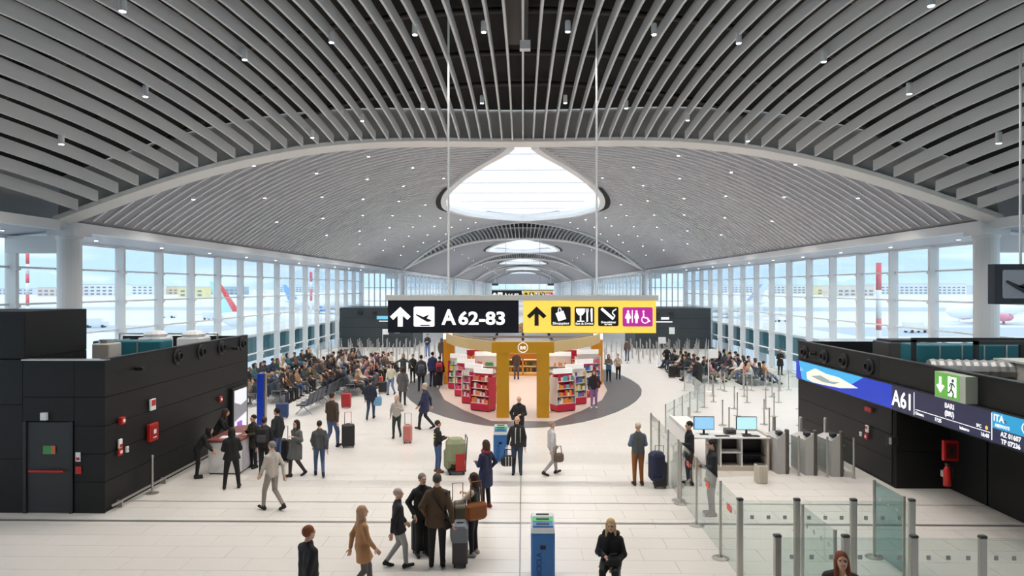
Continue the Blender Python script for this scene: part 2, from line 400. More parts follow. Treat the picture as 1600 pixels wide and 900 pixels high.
for side, sgn in (('left', -1), ('right', 1)):
    wl = MB().box((sgn*17.05-.1, -8.2, 0), (sgn*17.05+.1, 70.4, .10)).build('window_1' if sgn < 0 else 'window_2', M_white); struct(wl)
    mm = MB().box((-.17 if sgn < 0 else -.2, -.075, 0), (.2 if sgn < 0 else .17, .075, 7.1)).mesh('mullion'); mm.materials.append(M_white)
    for yy in YM: link('mullion', mm, wl, (sgn*16.95, yy, 0))
    tm_ = MB().box((-.05, .08, -.035), (.05, 2.92, .035)).mesh('transom'); tm_.materials.append(M_white)
    kn = MB().box((-.06, -.1, -.05), (.06, .1, .05)).mesh('bracket'); kn.materials.append(M_white)
    for a in YM[:-1]:
        for z in ZT[1:]: link('transom', tm_, wl, (sgn*17.03, a, z))
    for a in YM[6:]:
        for z in ZT[1:-1]: link('bracket', kn, wl, (sgn*16.76, a, z-.06))
    for zi in range(6):
        pm = MB().box((-.008, .08, ZT[zi]+.04), (.008, 2.92, ZT[zi+1]-.04)).mesh('pane'); pm.materials.append(M_glass)
        for a in YM[:-1]: link('pane', pm, wl, (sgn*17.06, a, 0))
    # soffit and eave beam
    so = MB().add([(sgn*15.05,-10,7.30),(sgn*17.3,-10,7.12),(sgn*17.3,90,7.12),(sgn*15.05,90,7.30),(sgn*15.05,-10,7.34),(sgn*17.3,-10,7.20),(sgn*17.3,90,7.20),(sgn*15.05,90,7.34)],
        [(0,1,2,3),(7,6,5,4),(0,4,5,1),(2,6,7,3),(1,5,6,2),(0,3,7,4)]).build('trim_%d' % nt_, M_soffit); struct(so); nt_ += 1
    be = MB().box((sgn*15.05-.10, -10, 7.28), (sgn*15.05+.10, 345, 7.60)).build('trim_%d' % nt_, M_white); struct(be); nt_ += 1
    rf = MB().add([(sgn*14.0,-10,10.1),(sgn*17.6,-10,7.2),(sgn*17.6,345,7.2),(sgn*14.0,345,10.1)], [(0,1,2,3)]).build('trim_%d' % nt_, M_fascia); struct(rf); nt_ += 1
    for n in range(11):
        downlight(sgn*16.1, 20.5+4.6*n, 7.18, 'recessed downlight in the soffit above the %s windows, %s from the near end' % (side, ORD[n]), 'soffit downlights', lamp=False, short=True)
    for k in range(5):
        cb = empty('column', (sgn*15, 22+PER*k, 0))
        tag(cb, 'round white steel column at the %s springing of the %s' % (side, ['nearest ceiling arch','second ceiling arch','third ceiling arch','fourth ceiling arch','farthest ceiling arch'][k]), 'column', 'arch columns')
        MB().lathe([(.36, 0), (.36, 7.0), (.40, 7.02), (.40, 7.3)], n=24).build('shaft', M_white, cb, smooth=False)
        MB().box((-.05 if sgn > 0 else -2.0, -.22, 6.55), (2.0 if sgn > 0 else .05, .22, 7.1)).build('beam', M_white, cb)
        MB().box((-.45, -.45, 7.1), (.45, .45, 7.34)).build('bearing', M_white, cb)
    # glazed set-back beyond the first bay and the long far side wall
    gw = MB().box((sgn*17.2 if sgn < 0 else 13.4, 71.2, 6.95), (-13.4 if sgn < 0 else 17.2, 71.5, 7.3)).build('window_%d' % nw, M_white); struct(gw); nw += 1
    for xq in np.linspace(13.4, 17.0, 7): MB().box((sgn*xq-.05, 71.25, 0), (sgn*xq+.05, 71.4, 7)).build('mullion', M_white, gw)
    for z in (1.2, 2.6, 4.0, 5.4): MB().box((min(sgn*13.4, sgn*17), 71.3, z), (max(sgn*13.4, sgn*17), 71.36, z+.06)).build('transom', M_white, gw)
    MB().box((min(sgn*13.4, sgn*17), 71.34, 0), (max(sgn*13.4, sgn*17), 71.35, 7)).build('pane', M_glass, gw)
    fw = MB().box((sgn*16.0-.1, 84, 0), (sgn*16.0+.1, 345, .2)).build('window_%d' % nw, M_white); struct(fw); nw += 1
    for yy in np.arange(84, 345, 4.0): MB().box((sgn*16-.1, yy-.09, 0), (sgn*16+.1, yy+.09, 7.3)).build('mullion', M_white, fw)
    for z in (1.8, 3.6, 5.4): MB().box((sgn*16-.03, 84, z), (sgn*16+.03, 345, z+.07)).build('transom', M_white, fw)
    MB().box((sgn*16.05-.01, 84, 0), (sgn*16.05+.01, 345, 7.3)).build('pane', M_glass, fw)
# end wall and wall behind the camera
ew = MB().box((-17.4, 344, 0), (17.4, 344.3, 2.5)); ew.box((-17.4, 344, 7.4), (17.4, 344.3, 13)); ew = ew.build('wall_far', mat('far_wall', (.25, .25, .27), .7)); struct(ew)
for xq in np.arange(-16, 16.1, 4): MB().box((xq-.15, 344, 2.5), (xq+.15, 344.2, 7.4)).build('mullion', M_white, ew)
MB().box((-17.4, 344.1, 2.5), (17.4, 344.12, 7.4)).build('pane', M_glass, ew)
bw = MB().box((-17.4, -10.3, -.3), (17.4, -10, 14)).build('wall_back', mat('back_wall', (.5, .5, .5), .7)); struct(bw)
# ================================================================ outside the glass
GZ = -4.6
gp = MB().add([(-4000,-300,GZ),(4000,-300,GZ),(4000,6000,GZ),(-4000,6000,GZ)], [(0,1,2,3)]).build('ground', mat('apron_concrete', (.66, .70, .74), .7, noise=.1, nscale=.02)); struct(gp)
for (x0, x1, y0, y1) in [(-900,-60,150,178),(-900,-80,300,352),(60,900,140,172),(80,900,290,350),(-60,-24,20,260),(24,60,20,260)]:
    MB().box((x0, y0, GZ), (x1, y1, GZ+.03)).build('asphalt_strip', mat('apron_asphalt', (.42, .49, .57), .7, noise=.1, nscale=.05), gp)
hill = MB()
rows = []
for i in range(90):
    a = -1.35+2.7*i/89; d = 3800; hz = 70+45*math.sin(i*.37)+30*math.sin(i*.93+1)+22*math.sin(i*1.9)
    rows.append([(d*math.sin(a), d*math.cos(a), GZ), (d*math.sin(a)*1.04, d*math.cos(a)*1.04, GZ+hz), (d*math.sin(a)*1.2, d*math.cos(a)*1.2, GZ)])
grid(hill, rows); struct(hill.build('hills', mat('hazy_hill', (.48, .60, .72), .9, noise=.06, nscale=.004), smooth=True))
BN = [0]
def building(cx, cyy, w, d, h, c, label, rz=0.0, roofc=(.55,.58,.6)):
    BN[0] += 1; f_ = 1.7+.2*(BN[0] % 5); cx *= f_; cyy *= f_; w *= 1.25; d *= 1.0; h *= 1.15
    e = empty('terminal_building', (cx, cyy, GZ), rz); tag(e, label, 'building')
    MB().box((-w/2, -d/2, 0), (w/2, d/2, h)).build('wall', mat('facade_%.2f_%.2f' % (c[0], c[2]), c, .7, noise=.06, nscale=.2), e)
    MB().box((-w/2-.5, -d/2-.5, h), (w/2+.5, d/2+.5, h+.7)).build('roof', mat('flat_roof_%.2f' % roofc[0], roofc, .7), e)
    n = int(w/7); wm = MB().box((-2.2, -.12, -1), (2.2, .0, 1)).mesh('window'); wm.materials.append(mat('far_window', (.22, .28, .34), .3))
    for fl_ in range(max(1, int(h/4.5))):
        for i in range(n):
            link('window', wm, e, (-w/2+(i+.5)*w/n, -d/2, 2.4+4.2*fl_))
def at(px, Y): dx, dy, dz = ray(px, 450); return dx*Y/dy
building(at(95,420), 420, 34, 20, 9, (.72,.60,.55), 'low pinkish building far left behind the striped mast')
building(at(150,400), 400, 60, 26, 12.5, (.80,.82,.84), 'long white hangar seen through the leftmost large panes')
building(at(225,430), 430, 44, 22, 12, (.78,.80,.83), 'white block right of the tall striped mast outside')
building(at(268,410), 410, 36, 20, 10.5, (.80,.62,.42), 'orange and cream building through the third left bay')
building(at(305,430), 430, 22, 18, 9.5, (.80,.72,.40), 'small yellow building through the left windows')
building(at(355,520), 520, 46, 18, 10, (.40,.50,.60), 'blue grey shed on the far left horizon')
building(at(20,460), 460, 60, 20, 8, (.66,.68,.72), 'low grey building at the far left edge')
building(at(1290,420), 420, 26, 20, 11, (.80,.66,.38), 'ochre building through the right windows near the striped mast')
building(at(1235,470), 470, 56, 24, 13, (.74,.73,.72), 'wide pale grey building through the right windows')
building(at(1325,480), 480, 40, 24, 11, (.76,.66,.58), 'beige building behind the right striped mast')
building(at(1430,560), 560, 110, 30, 14, (.72,.74,.78), 'very long pale building beyond the right column')
building(at(1575,520), 520, 90, 30, 12, (.62,.66,.72), 'grey blue building at the far right edge')
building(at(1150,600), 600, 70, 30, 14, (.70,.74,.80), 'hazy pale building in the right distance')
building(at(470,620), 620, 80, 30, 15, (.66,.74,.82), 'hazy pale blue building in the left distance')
def mast(px, Y, top, bands, label, r=.15):
    X = at(px, Y); e = empty('striped_mast', (X, Y, GZ)); tag(e, label, 'mast', 'red and white masts')
    zs = [GZ]+[H+(450-b)*Y/F for b in bands[::-1]]+[H+(450-top)*Y/F]
    cols = ['signal_white_mast', 'signal_red_mast']
    for i in range(len(zs)-1):
        red = (len(zs)-2-i) % 2 == 0
        MB().cyl((0,0,zs[i]-GZ), (0,0,zs[i+1]-GZ), r, r, 12).build('band', mat('mast_red', rgb(232,110,118), .5) if red else mat('mast_white', (.85,.86,.88), .5), e, smooth=True)
mast(192, 40, 383, (428, 490, 522), 'tall red and white striped mast outside the second left bay')
mast(43, 46, 393, (412, 428, 442, 460, 478), 'slimmer red and white striped mast outside the far left pane', .11)
mast(1373, 40, 411, (453, 497, 515), 'tall red and white striped mast outside the right windows')
mast(486, 170, 425, (440, 452, 470), 'distant thin striped mast seen through the left windows', .35)
def aircraft(px, Y, rz, c1, c2, label, sc=1.0):
    e = empty('airliner', (at(px, Y), Y, GZ), rz); e.scale = (sc,)*3; tag(e, label, 'aircraft', 'parked airliners')
    wh = mat('aircraft_white', (.80,.83,.86), .35); m1 = mat('livery_%.2f_%.2f' % (c1[0], c1[2]), c1, .4); m2 = mat('livery_%.2f_%.2f' % (c2[0], c2[2]), c2, .4)
    prof = [(-18,.25),(-17,1.0),(-15.5,1.55),(-13,1.95),(8,1.95),(13,1.5),(18,.5),(19,.2)]
    fb = MB().tube([(q, 0, 3.6+(.0 if q < 8 else (q-8)*.11)) for q, _ in prof], [k_ for _, k_ in prof], 16).build('fuselage', wh, e, smooth=True)
    MB().add([(11.5,-.15,5.4),(17.6,-.12,5.0),(20.2,-.06,11.2),(17.6,-.06,11.2),(11.5,.15,5.4),(17.6,.12,5.0),(20.2,.06,11.2),(17.6,.06,11.2)],
        [(0,1,2,3),(7,6,5,4),(0,4,5,1),(1,5,6,2),(2,6,7,3),(3,7,4,0)]).build('tail_fin', m1, e)
    MB().add([(11.3,-.17,5.4),(13,-.17,5.4),(18.4,-.08,11.3),(17.4,-.08,11.3),(11.3,.17,5.4),(13,.17,5.4),(18.4,.08,11.3),(17.4,.08,11.3)],
        [(0,1,2,3),(7,6,5,4),(0,4,5,1),(1,5,6,2),(2,6,7,3),(3,7,4,0)]).build('tail_stripe', m2, e)
    for s_ in (-1, 1):
        MB().add([(-3,s_*1.6,2.6),(3.5,s_*1.6,2.6),(7,s_*16,3.9),(5.4,s_*16,3.9),(-3,s_*1.6,3.2),(3.5,s_*1.6,3.0),(7,s_*16,4.05),(5.4,s_*16,4.05)],
            [(0,1,2,3),(7,6,5,4),(0,4,5,1),(1,5,6,2),(2,6,7,3),(3,7,4,0)]).build('wing', wh, e)
        MB().tube([(-3.6, s_*5.3, 2.0), (-3.2, s_*5.3, 2.0), (0, s_*5.3, 2.0), (1.2, s_*5.3, 2.0)], [.8, 1.05, .95, .5], 12).build('engine', m1, e, smooth=True)
        MB().add([(14.5,s_*.6,4.6),(17.5,s_*.4,4.7),(18.6,s_*6,5.2),(17.4,s_*6,5.2),(14.5,s_*.6,4.85),(17.5,s_*.4,4.85),(18.6,s_*6,5.3),(17.4,s_*6,5.3)],
            [(0,1,2,3),(7,6,5,4),(0,4,5,1),(1,5,6,2),(2,6,7,3),(3,7,4,0)]).build('tailplane', wh, e)
        MB().cyl((2.2, s_*2.6, 0), (2.2, s_*2.6, 2.8), .35, .2).build('main_gear', m1, e)
    MB().cyl((-13, 0, 0), (-13, 0, 2.4), .25, .15).build('nose_gear', wh, e)
aircraft(440, 118, math.radians(150), (.45,.78,.80), rgb(225,70,80), 'airliner with pale teal tail and red stripe outside left windows')
aircraft(512, 260, math.radians(165), (.20,.45,.85), (.8,.85,.9), 'distant airliner with bright blue tail beyond the left glass')
aircraft(1122, 230, math.radians(20), (.70,.75,.82), (.35,.42,.6), 'distant airliner with grey tail beyond the right glass')
aircraft(1545, 190, math.radians(25), (.75,.3,.4), (.85,.85,.9), 'airliner with dusky pink tail near the right column')
def van(px, py, c, label, rz=0.0):
    dx, dy, dz = ray(px, py); t = (GZ-H)/dz; e = empty('service_van', (dx*t, dy*t, GZ), rz); tag(e, label, 'van', 'apron vehicles')
    MB().bbox((-2.6,-1,.45), (1.4,1,2.5), .12).build('body', mat('van_%.2f' % c[0], c, .4), e)
    MB().bbox((1.4,-1,.45), (2.7,1,1.7), .12).build('cab', mat('van_%.2f' % c[0], c, .4), e)
    for a in (-1.6, 1.7):
        for b in (-.95, .95): MB().cyl((a,b-.1,.38), (a,b+.1,.38), .38, .38, 10).build('wheel', M_blackm, e)
van(150, 512, (.75,.77,.8), 'white service van on the apron beyond the left box', .3)
van(262, 497, (.8,.8,.8), 'white van on the apron through the third left bay', .1)
van(330, 500, (.7,.74,.8), 'pale van on the apron through the fifth left bay', -.2)
van(1222, 503, (.8,.82,.85), 'white van on the apron through the right windows', .2)
van(1170, 505, (.78,.82,.86), 'pale van parked outside the middle right windows', -.1)
van(1430, 520, (.82,.84,.86), 'white van on the apron left of the right column', .2)
M_teal = mat('teal_cladding', rgb(30, 105, 118), .5, noise=.1)
for sgn, nm in ((-1, 'left'), (1, 'right')):
    e = empty('boarding_bridge', (sgn*20.5, 58, GZ)); tag(e, 'low teal boarding bridge outside the %s window wall' % nm, 'bridge', 'boarding bridges')
    MB().box((-1.6, -15, 4.9), (1.6, 12, 6.6)).build('tunnel', M_teal, e)
    MB().box((-1.8, -15.2, 6.6), (1.8, 12.2, 6.8)).build('roof', M_white, e)
    for yy in (-12, 0, 10): MB().box((-.3, yy-.3, 0), (.3, yy+.3, 4.9)).build('support', M_white, e)
# ================================================================ lettering and flat marks
FONT = {}
def text_mesh(s, size, bold=0.0, align='CENTER'):
    cu = bpy.data.curves.new('lettering', 'FONT'); cu.body = s; cu.size = size; cu.offset = bold*size; cu.align_x = align; cu.align_y = 'BOTTOM_BASELINE'; cu.extrude = .002; cu.resolution_u = 3
    ob = bpy.data.objects.new('tmp', cu); me = bpy.data.meshes.new_from_object(ob)
    bpy.data.objects.remove(ob); return me
def flat_matrix(o, u, n):
    u = Vector(u); n = Vector(n); v = Vector((0,0,1))
    m = Matrix((u, v, n)).transposed().to_4x4(); m.translation = Vector(o); return m
class Face:      # a vertical face: origin at its lower left corner, u to the right, n towards the viewer
    def __init__(s, o, u, n, parent, k=1.0): s.o = Vector(o); s.u = Vector(u); s.n = Vector(n); s.p = parent; s.k = k
    def pt(s, a, b, d): return s.o+s.u*(a*s.k)+Vector((0,0,b*s.k))+s.n*d
    def poly(s, pts, m, name, d=.006, t=.006):
        k = len(pts); A = [s.pt(a, b, d+t) for a, b in pts]; B = [s.pt(a, b, d-.004) for a, b in pts]
        mb = MB().add(A+B, [tuple(range(k))]+[tuple(range(2*k-1, k-1, -1))]+[(i, k+i, k+(i+1) % k, (i+1) % k) for i in range(k)])
        return mb.build(name, m, s.p, world=s.p is not None)
    def rect(s, a0, b0, a1, b1, m, name, d=.006, t=.006, r=0):
        if r:
            pts = []
            for (cx, cz, st) in ((a1-r, b0+r, -90), (a1-r, b1-r, 0), (a0+r, b1-r, 90), (a0+r, b0+r, 180)):
                for q in range(5): an = math.radians(st+q*22.5); pts.append((cx+r*math.cos(an), cz+r*math.sin(an)))
            return s.poly(pts, m, name, d, t)
        return s.poly([(a0,b0),(a1,b0),(a1,b1),(a0,b1)], m, name, d, t)
    def circ(s, a, b, r, m, name, d=.006, t=.006, n=16): return s.poly([(a+r*math.cos(2*PI*i/n), b+r*math.sin(2*PI*i/n)) for i in range(n)], m, name, d, t)
    def line(s, pts, w, m, name, d=.006):
        mb = MB()
        for (a0, b0), (a1, b1) in zip(pts[:-1], pts[1:]):
            L = math.hypot(a1-a0, b1-b0) or 1; nx, ny = -(b1-b0)/L*w/2, (a1-a0)/L*w/2
            q = [(a0+nx,b0+ny),(a0-nx,b0-ny),(a1-nx,b1-ny),(a1+nx,b1+ny)]
            A = [s.pt(a, b, d+.006) for a, b in q]; B = [s.pt(a, b, d-.004) for a, b in q]
            mb.add(A+B, [(0,1,2,3),(7,6,5,4),(0,4,5,1),(1,5,6,2),(2,6,7,3),(3,7,4,0)])
        return mb.build(name, m, s.p, world=s.p is not None)
    def text(s, st, a, b, size, m, d=.012, bold=.02, align='CENTER', name='lettering', width=None):
        me = text_mesh(st, size*s.k, bold, align); me.materials.append(m)
        if width:
            xs = [v.co.x for v in me.vertices]; w = max(xs)-min(xs); f_ = width*s.k/w
            for v in me.vertices: v.co.x *= f_
        o = bpy.data.objects.new(name, me); C.objects.link(o); o.parent = s.p
        loc = s.pt(a, b, d)-(Vector(s.p.location) if s.p else Vector())
        mw = flat_matrix(loc, s.u, s.n); o.matrix_local = mw; return o
M_swhite = mat('backlit_white', (.9,.9,.92), .4, emit=(1,1,1), es=.75)
M_sblack = mat('sign_black', (.010, .011, .020), .35)
M_syel = mat('backlit_yellow', rgb(250,215,90), .4, emit=rgb(252,214,92), es=.55)
M_sink = mat('sign_ink', (.014,.013,.015), .4)
M_mag = mat('backlit_magenta', rgb(190,50,160), .4, emit=rgb(190,50,165), es=.4)
M_grey = mat('sign_housing', (.60,.60,.57), .5)
def plane_icon(fc, x0, y0, k, m):
    P = lambda pts: [(x0+a*k, y0-b*k) for a, b in pts]
    fc.poly(P([(0,62),(12,58),(52,76),(172,124),(178,130),(168,140),(130,146),(62,108),(8,74)][::-1]), m, 'aeroplane_mark', d=.014)
    fc.poly(P([(70,94),(142,66),(150,68),(118,112)][::-1]), m, 'aeroplane_wing', d=.014)
    fc.rect(x0+52*k, y0-190*k, x0+160*k, y0-180*k, m, 'runway_mark', d=.014)
def hanging_sign(Y, left, right, detail, lab1, lab2):
    k = Y/F if detail else Y/F
    X0 = at(606, 18.2)
    for which in (0, 1):
        z0 = H-70.3*18.2/F; hh = 51*18.2/F; kk = 18.2/F
        xa = X0 if which == 0 else X0+212*kk; ww = (205 if which == 0 else 207)*kk
        e = empty('hanging_sign', (xa+ww/2, Y, z0)); tag(e, lab1 if which == 0 else lab2, 'sign', 'overhead direction signs')
        MB().box((-ww/2, 0, 0), (ww/2, .22, hh)).build('sign_box', M_sblack if which == 0 else mat('sign_yellow_case', rgb(230,195,80), .4), e)
        MB().box((-ww/2-.06, -.02, hh), (ww/2+.06, .26, hh+.14)).build('top_rail', M_grey, e)
        rx = (at(700, 18.2) if which == 0 else at(933, 18.2))-(xa+ww/2)
        MB().cyl((rx, .12, hh+.1), (rx, .12, Zfin(abs(rx+xa+ww/2))-z0+1.5), .028, .028, 8).build('hanger_rod', M_white, e)
        fc = Face((xa, Y, z0), (1,0,0), (0,-1,0), e, kk)
        if which == 0:
            q = lambda pts: [((a-44)/7.27, (436-b)/7.27) for a, b in pts]
            fc.poly(q([(187,140),(70,250),(105,288),(158,238),(158,365),(215,365),(215,238),(268,288),(305,250)]), M_swhite, 'arrow')
            fc.rect(*q([(340,365)])[0], *q([(577,137)])[0], M_swhite, 'pictogram_panel', r=2.5)
            plane_icon(fc, *q([(365,165)])[0], 1/7.27*1.0, M_sink)
            fc.text('A', *q([(740,338)])[0], 33, M_swhite, bold=.03, width=23)
            fc.text(left, *q([(1118,338)])[0], 28, M_swhite, bold=.03, width=73)
        else:
            fc.rect(0.2, .2, 206.8, 50.8, M_syel, 'lit_face', d=.002, t=.004)
            q = lambda pts: [((a-25)/7.44, (465-b)/7.44) for a, b in pts]
            fc.poly(q([(182,157),(68,265),(100,297),(158,245),(158,380),(206,380),(206,245),(262,297),(297,265)]), M_sink, 'arrow')
            for (a0, b0, a1, b1, mm_) in [(350,158,577,380,M_sink),(622,160,850,380,M_sink),(895,160,1130,383,M_sink),(1178,165,1525,387,M_mag)]:
                fc.rect(*q([(a0,b1)])[0], *q([(a1,b0)])[0], mm_, 'pictogram_panel', r=2.5, d=.008)
            w_ = M_swhite
            fc.poly(q([(400,235),(490,205),(525,300),(435,330)])[::-1], w_, 'bag_mark', d=.018)
            fc.line(q([(432,222),(436,180),(450,170),(462,180),(466,212)]), 1.2, w_, 'bag_handle', d=.018)
            fc.text('Shopping', *q([(463,364)])[0], 5.2, w_, d=.02, width=26)
            fc.poly(q([(640,180),(742,180),(740,220),(715,255),(690,262),(665,255),(642,220)])[::-1], w_, 'glass_mark', d=.018)
            fc.line(q([(691,262),(691,325)]), 2.2, w_, 'glass_stem', d=.018); fc.line(q([(650,327),(735,327)]), 1.6, w_, 'glass_foot', d=.018)
            for a in (755, 768, 781): fc.line(q([(a,180),(a,222)]), .8, w_, 'fork_tine', d=.018)
            fc.line(q([(768,220),(768,332)]), 2.6, w_, 'fork_mark', d=.018); fc.poly(q([(805,190),(818,172),(830,180),(830,332),(812,332)])[::-1], w_, 'knife_mark', d=.018)
            fc.text('Eat & Drink', *q([(736,366)])[0], 4.6, w_, d=.02, width=28)
            fc.line(q([(932,180),(1072,302)]), 4.2, w_, 'cigarette_mark', d=.018)
            fc.line(q([(1076,285),(1088,262),(1060,235),(1066,210),(1105,185)]), 1.6, w_, 'smoke_mark', d=.018)
            fc.text('Smoking', *q([(1012,350)])[0], 4.8, w_, d=.02, width=23); fc.text('area', *q([(1012,372)])[0], 4.2, w_, d=.02, width=12)
            for cx in (1240, 1338):
                fc.circ(*q([(cx,214)])[0], 1.7, w_, 'figure_head', d=.018, n=12)
                hw = 36 if cx == 1240 else 26
                fc.poly(q([(cx-14,230),(cx+14,230),(cx+hw,285),(cx+hw-6 if cx==1240 else cx+26,295),(cx+14,298),(cx+12,350),(cx-12,350),(cx-14,298),(cx-hw,290)])[::-1], w_, 'figure_body', d=.018)
            fc.line(q([(1289,200),(1289,345)]), 1.4, w_, 'divider_mark', d=.018)
            cpt = q([(1438,308)])[0]
            fc.line([(cpt[0]+5.4*math.cos(t), cpt[1]+5.4*math.sin(t)) for t in np.linspace(2.2, 6.6, 16)], 1.3, w_, 'wheelchair_wheel', d=.018)
            fc.circ(*q([(1418,215)])[0], 1.6, w_, 'figure_head', d=.018, n=12)
            fc.line(q([(1418,230),(1422,285),(1462,288),(1480,328),(1497,322)]), 1.7, w_, 'wheelchair_figure', d=.018)
hanging_sign(18.2, '62-83', '', True, 'black hanging sign reading A62-83 with white arrow and aeroplane', 'yellow hanging sign with arrow, shopping, food, smoking and toilet pictograms')
hanging_sign(79.2, '64-83', '', False, 'distant black hanging sign half hidden behind the near sign', 'distant yellow hanging sign peeking above the near yellow sign')
# far small screens
for sg in (-1, 1):
    e = empty('hanging_screen', (sg*9.5, 230, 6.2)); tag(e, 'tiny dark hanging screen far %s under the last arches' % ('left' if sg < 0 else 'right'), 'screen', 'far hanging screens')
    MB().box((-1.1,0,0), (1.1,.2,.75)).build('screen', M_blackm, e); MB().cyl((0,.1,.7), (0,.1,5.0), .03, .03, 6).build('hanger_rod', M_white, e)
# sign at the right edge
e = empty('hanging_sign', (at(1590,14)+.55, 14, H-25*14/F)); k_ = 14/F
z0 = H-25*k_; xa = at(1554, 14)
e.location = (xa+.8, 14, z0); tag(e, 'black hanging sign with take-off pictogram cropped by the right edge', 'sign', 'overhead direction signs')
MB().box((-.8,0,0), (2.0,.2,62*k_)).build('sign_box', M_sblack, e)
for rx in (-.2, 1.4): MB().cyl((rx,.1,62*k_), (rx,.1,5.3), .025, .025, 8).build('hanger_rod', M_white, e)
fc = Face((xa, 14, z0), (1,0,0), (0,-1,0), e, k_)
fc.rect(12, 9, 62, 53, mat('sign_grey_panel', (.62,.63,.68), .5), 'pictogram_panel', r=3)
plane_icon(fc, 16, 52, .26, M_sink)
fc.text('A 62-83', 110, 18, 30, M_swhite, bold=.018)
# ================================================================ gate enclosures
def panels(e, face, u0, u1, zs, m=M_black, n=1, gap=.012, name='panel', depth=.03):
    du = (u1-u0)/n
    for i in range(n):
        for a, b in zip(zs[:-1], zs[1:]):
            face.rect(u0+i*du+gap/2, a+gap/2, u0+(i+1)*du-gap/2, b-gap/2, m, name, d=.0, t=depth)
noz = MB().lathe([(.23, 0), (.23, .03), (.19, .05), (.18, .03), (.13, .03), (.13, .12), (.10, .13), (.09, .06), (.02, .06)], n=20)
nozm = noz.mesh('air_nozzle', smooth=False); nozm.materials.append(M_blackm)
def nozzle(parent, wp, sx):       # axis along sx*X
    o = link('air_nozzle', nozm, parent); o.location = Vector(wp)-Vector(parent.location); o.rotation_euler = (0, sx*PI/2, 0)
LX, RX = -10.0, 10.0
# left enclosure
le = empty('gate_enclosure', (LX, 20.1, 0)); tag(le, 'black panelled gate enclosure on the left with round air nozzles', 'enclosure', 'gate enclosures')
MB().box((-14.55, 16.0, 0), (LX-.04, 24.3, 2.95)).build('core', M_seam, le, world=True)
f1 = Face((LX-.04, 24.3, 0), (0,-1,0), (1,0,0), le)
f1 = Face((LX-.04, 15.95, 0), (0,1,0), (1,0,0), le)
panels(le, f1, 0, 8.35, [.10, .75, 1.42, 2.09, 2.78, 3.68], n=1)
MB().box((LX-.14, 15.95, 2.9), (LX-.042, 24.3, 3.66)).build('parapet', M_seam, le, world=True)
MB().box((-14.55, 24.2, 2.9), (LX-.05, 24.32, 3.66)).build('parapet', M_black, le, world=True)
MB().box((-12.0, 15.95, 2.9), (LX-.05, 16.1, 3.66)).build('parapet', M_black, le, world=True)
MB().box((-12.0, 15.88, 3.66), (LX+.0, 16.12, 3.69)).build('coping', M_steel, le, world=True)
MB().box((LX-.16, 16.0, 3.68), (LX+.0, 24.3, 3.70)).build('coping', M_blackm, le, world=True)
ff = Face((-15.9, 15.96, 0), (1,0,0), (0,-1,0), le)
panels(le, ff, 0, 3.9, [.0, 1.3, 2.6, 3.68], n=1); panels(le, ff, 5.15, 5.9, [.0, .75, 1.42, 2.09, 2.78, 3.68], n=1); panels(le, ff, 3.9, 5.15, [2.2, 2.78, 3.68], n=1)
MB().box((-11.98, 15.9, 0), (-11.9, 15.98, 2.2)).build('door_frame', M_blackm, le, world=True); MB().box((-10.85, 15.9, 0), (-10.77, 15.98, 2.2)).build('door_frame', M_blackm, le, world=True)
dr = MB().box((-11.9, 15.94, .02), (-10.85, 15.985, 2.18)).build('door', mat('black_door', (.02,.02,.022), .5), le, world=True)
MB().cyl((-11.8-LX, 15.86-20.1, 1.02), (-10.95-LX, 15.86-20.1, 1.02), .025, .025, 8).build('push_bar', M_red, dr)
fdo = Face((-11.9, 15.93, 0), (1,0,0), (0,-1,0), le)
fdo.rect(.40, 1.42, .60, 1.62, mat('exit_green', rgb(70,150,80), .5), 'door_sign'); fdo.rect(.60, 1.42, .70, 1.62, mat('exit_orange', rgb(200,110,70), .5), 'door_sign')
MB().box((-11.52, 15.85, 2.24), (-11.38, 15.95, 2.42)).build('door_lamp', M_wht, le, world=True)
MB().cyl((LX+.14, 16.0, .17), (LX+.14, 24.2, .17), .03, .03, 8).build('bumper_rail', M_steel, le, world=True)
for yy in (16.4, 18.4, 20.4, 22.4, 24): MB().box((LX, yy-.02, 0), (LX+.14, yy+.02, .17)).build('rail_bracket', M_steel, le, world=True)
for yy in (19.28, 20.7, 22.1, 23.75): nozzle(le, (LX+.0, yy, 3.42), 1)
for yy in (17.2, 23.0):
    MB().bbox((LX, yy-.06, 3.27), (LX+.22, yy+.06, 3.37), .02).build('camera_pod', M_blackm, le, world=True)
# tall block at the far left
tb = empty('gate_block', (-14, 17.1, 0)); tag(tb, 'taller plain black block rising behind the left enclosure', 'enclosure')
MB().box((-16.6, 16.0, 3.0), (-12.03, 18.3, 4.83)).build('core', M_seam, tb, world=True)
ft = Face((-12.03, 16.0, 0), (0,1,0), (1,0,0), tb); panels(tb, ft, 0, 2.3, [2.95, 3.7, 4.83])
ft = Face((-16.6, 16.0, 0), (1,0,0), (0,-1,0), tb); panels(tb, ft, 0, 4.6, [3.7, 4.83], n=2)
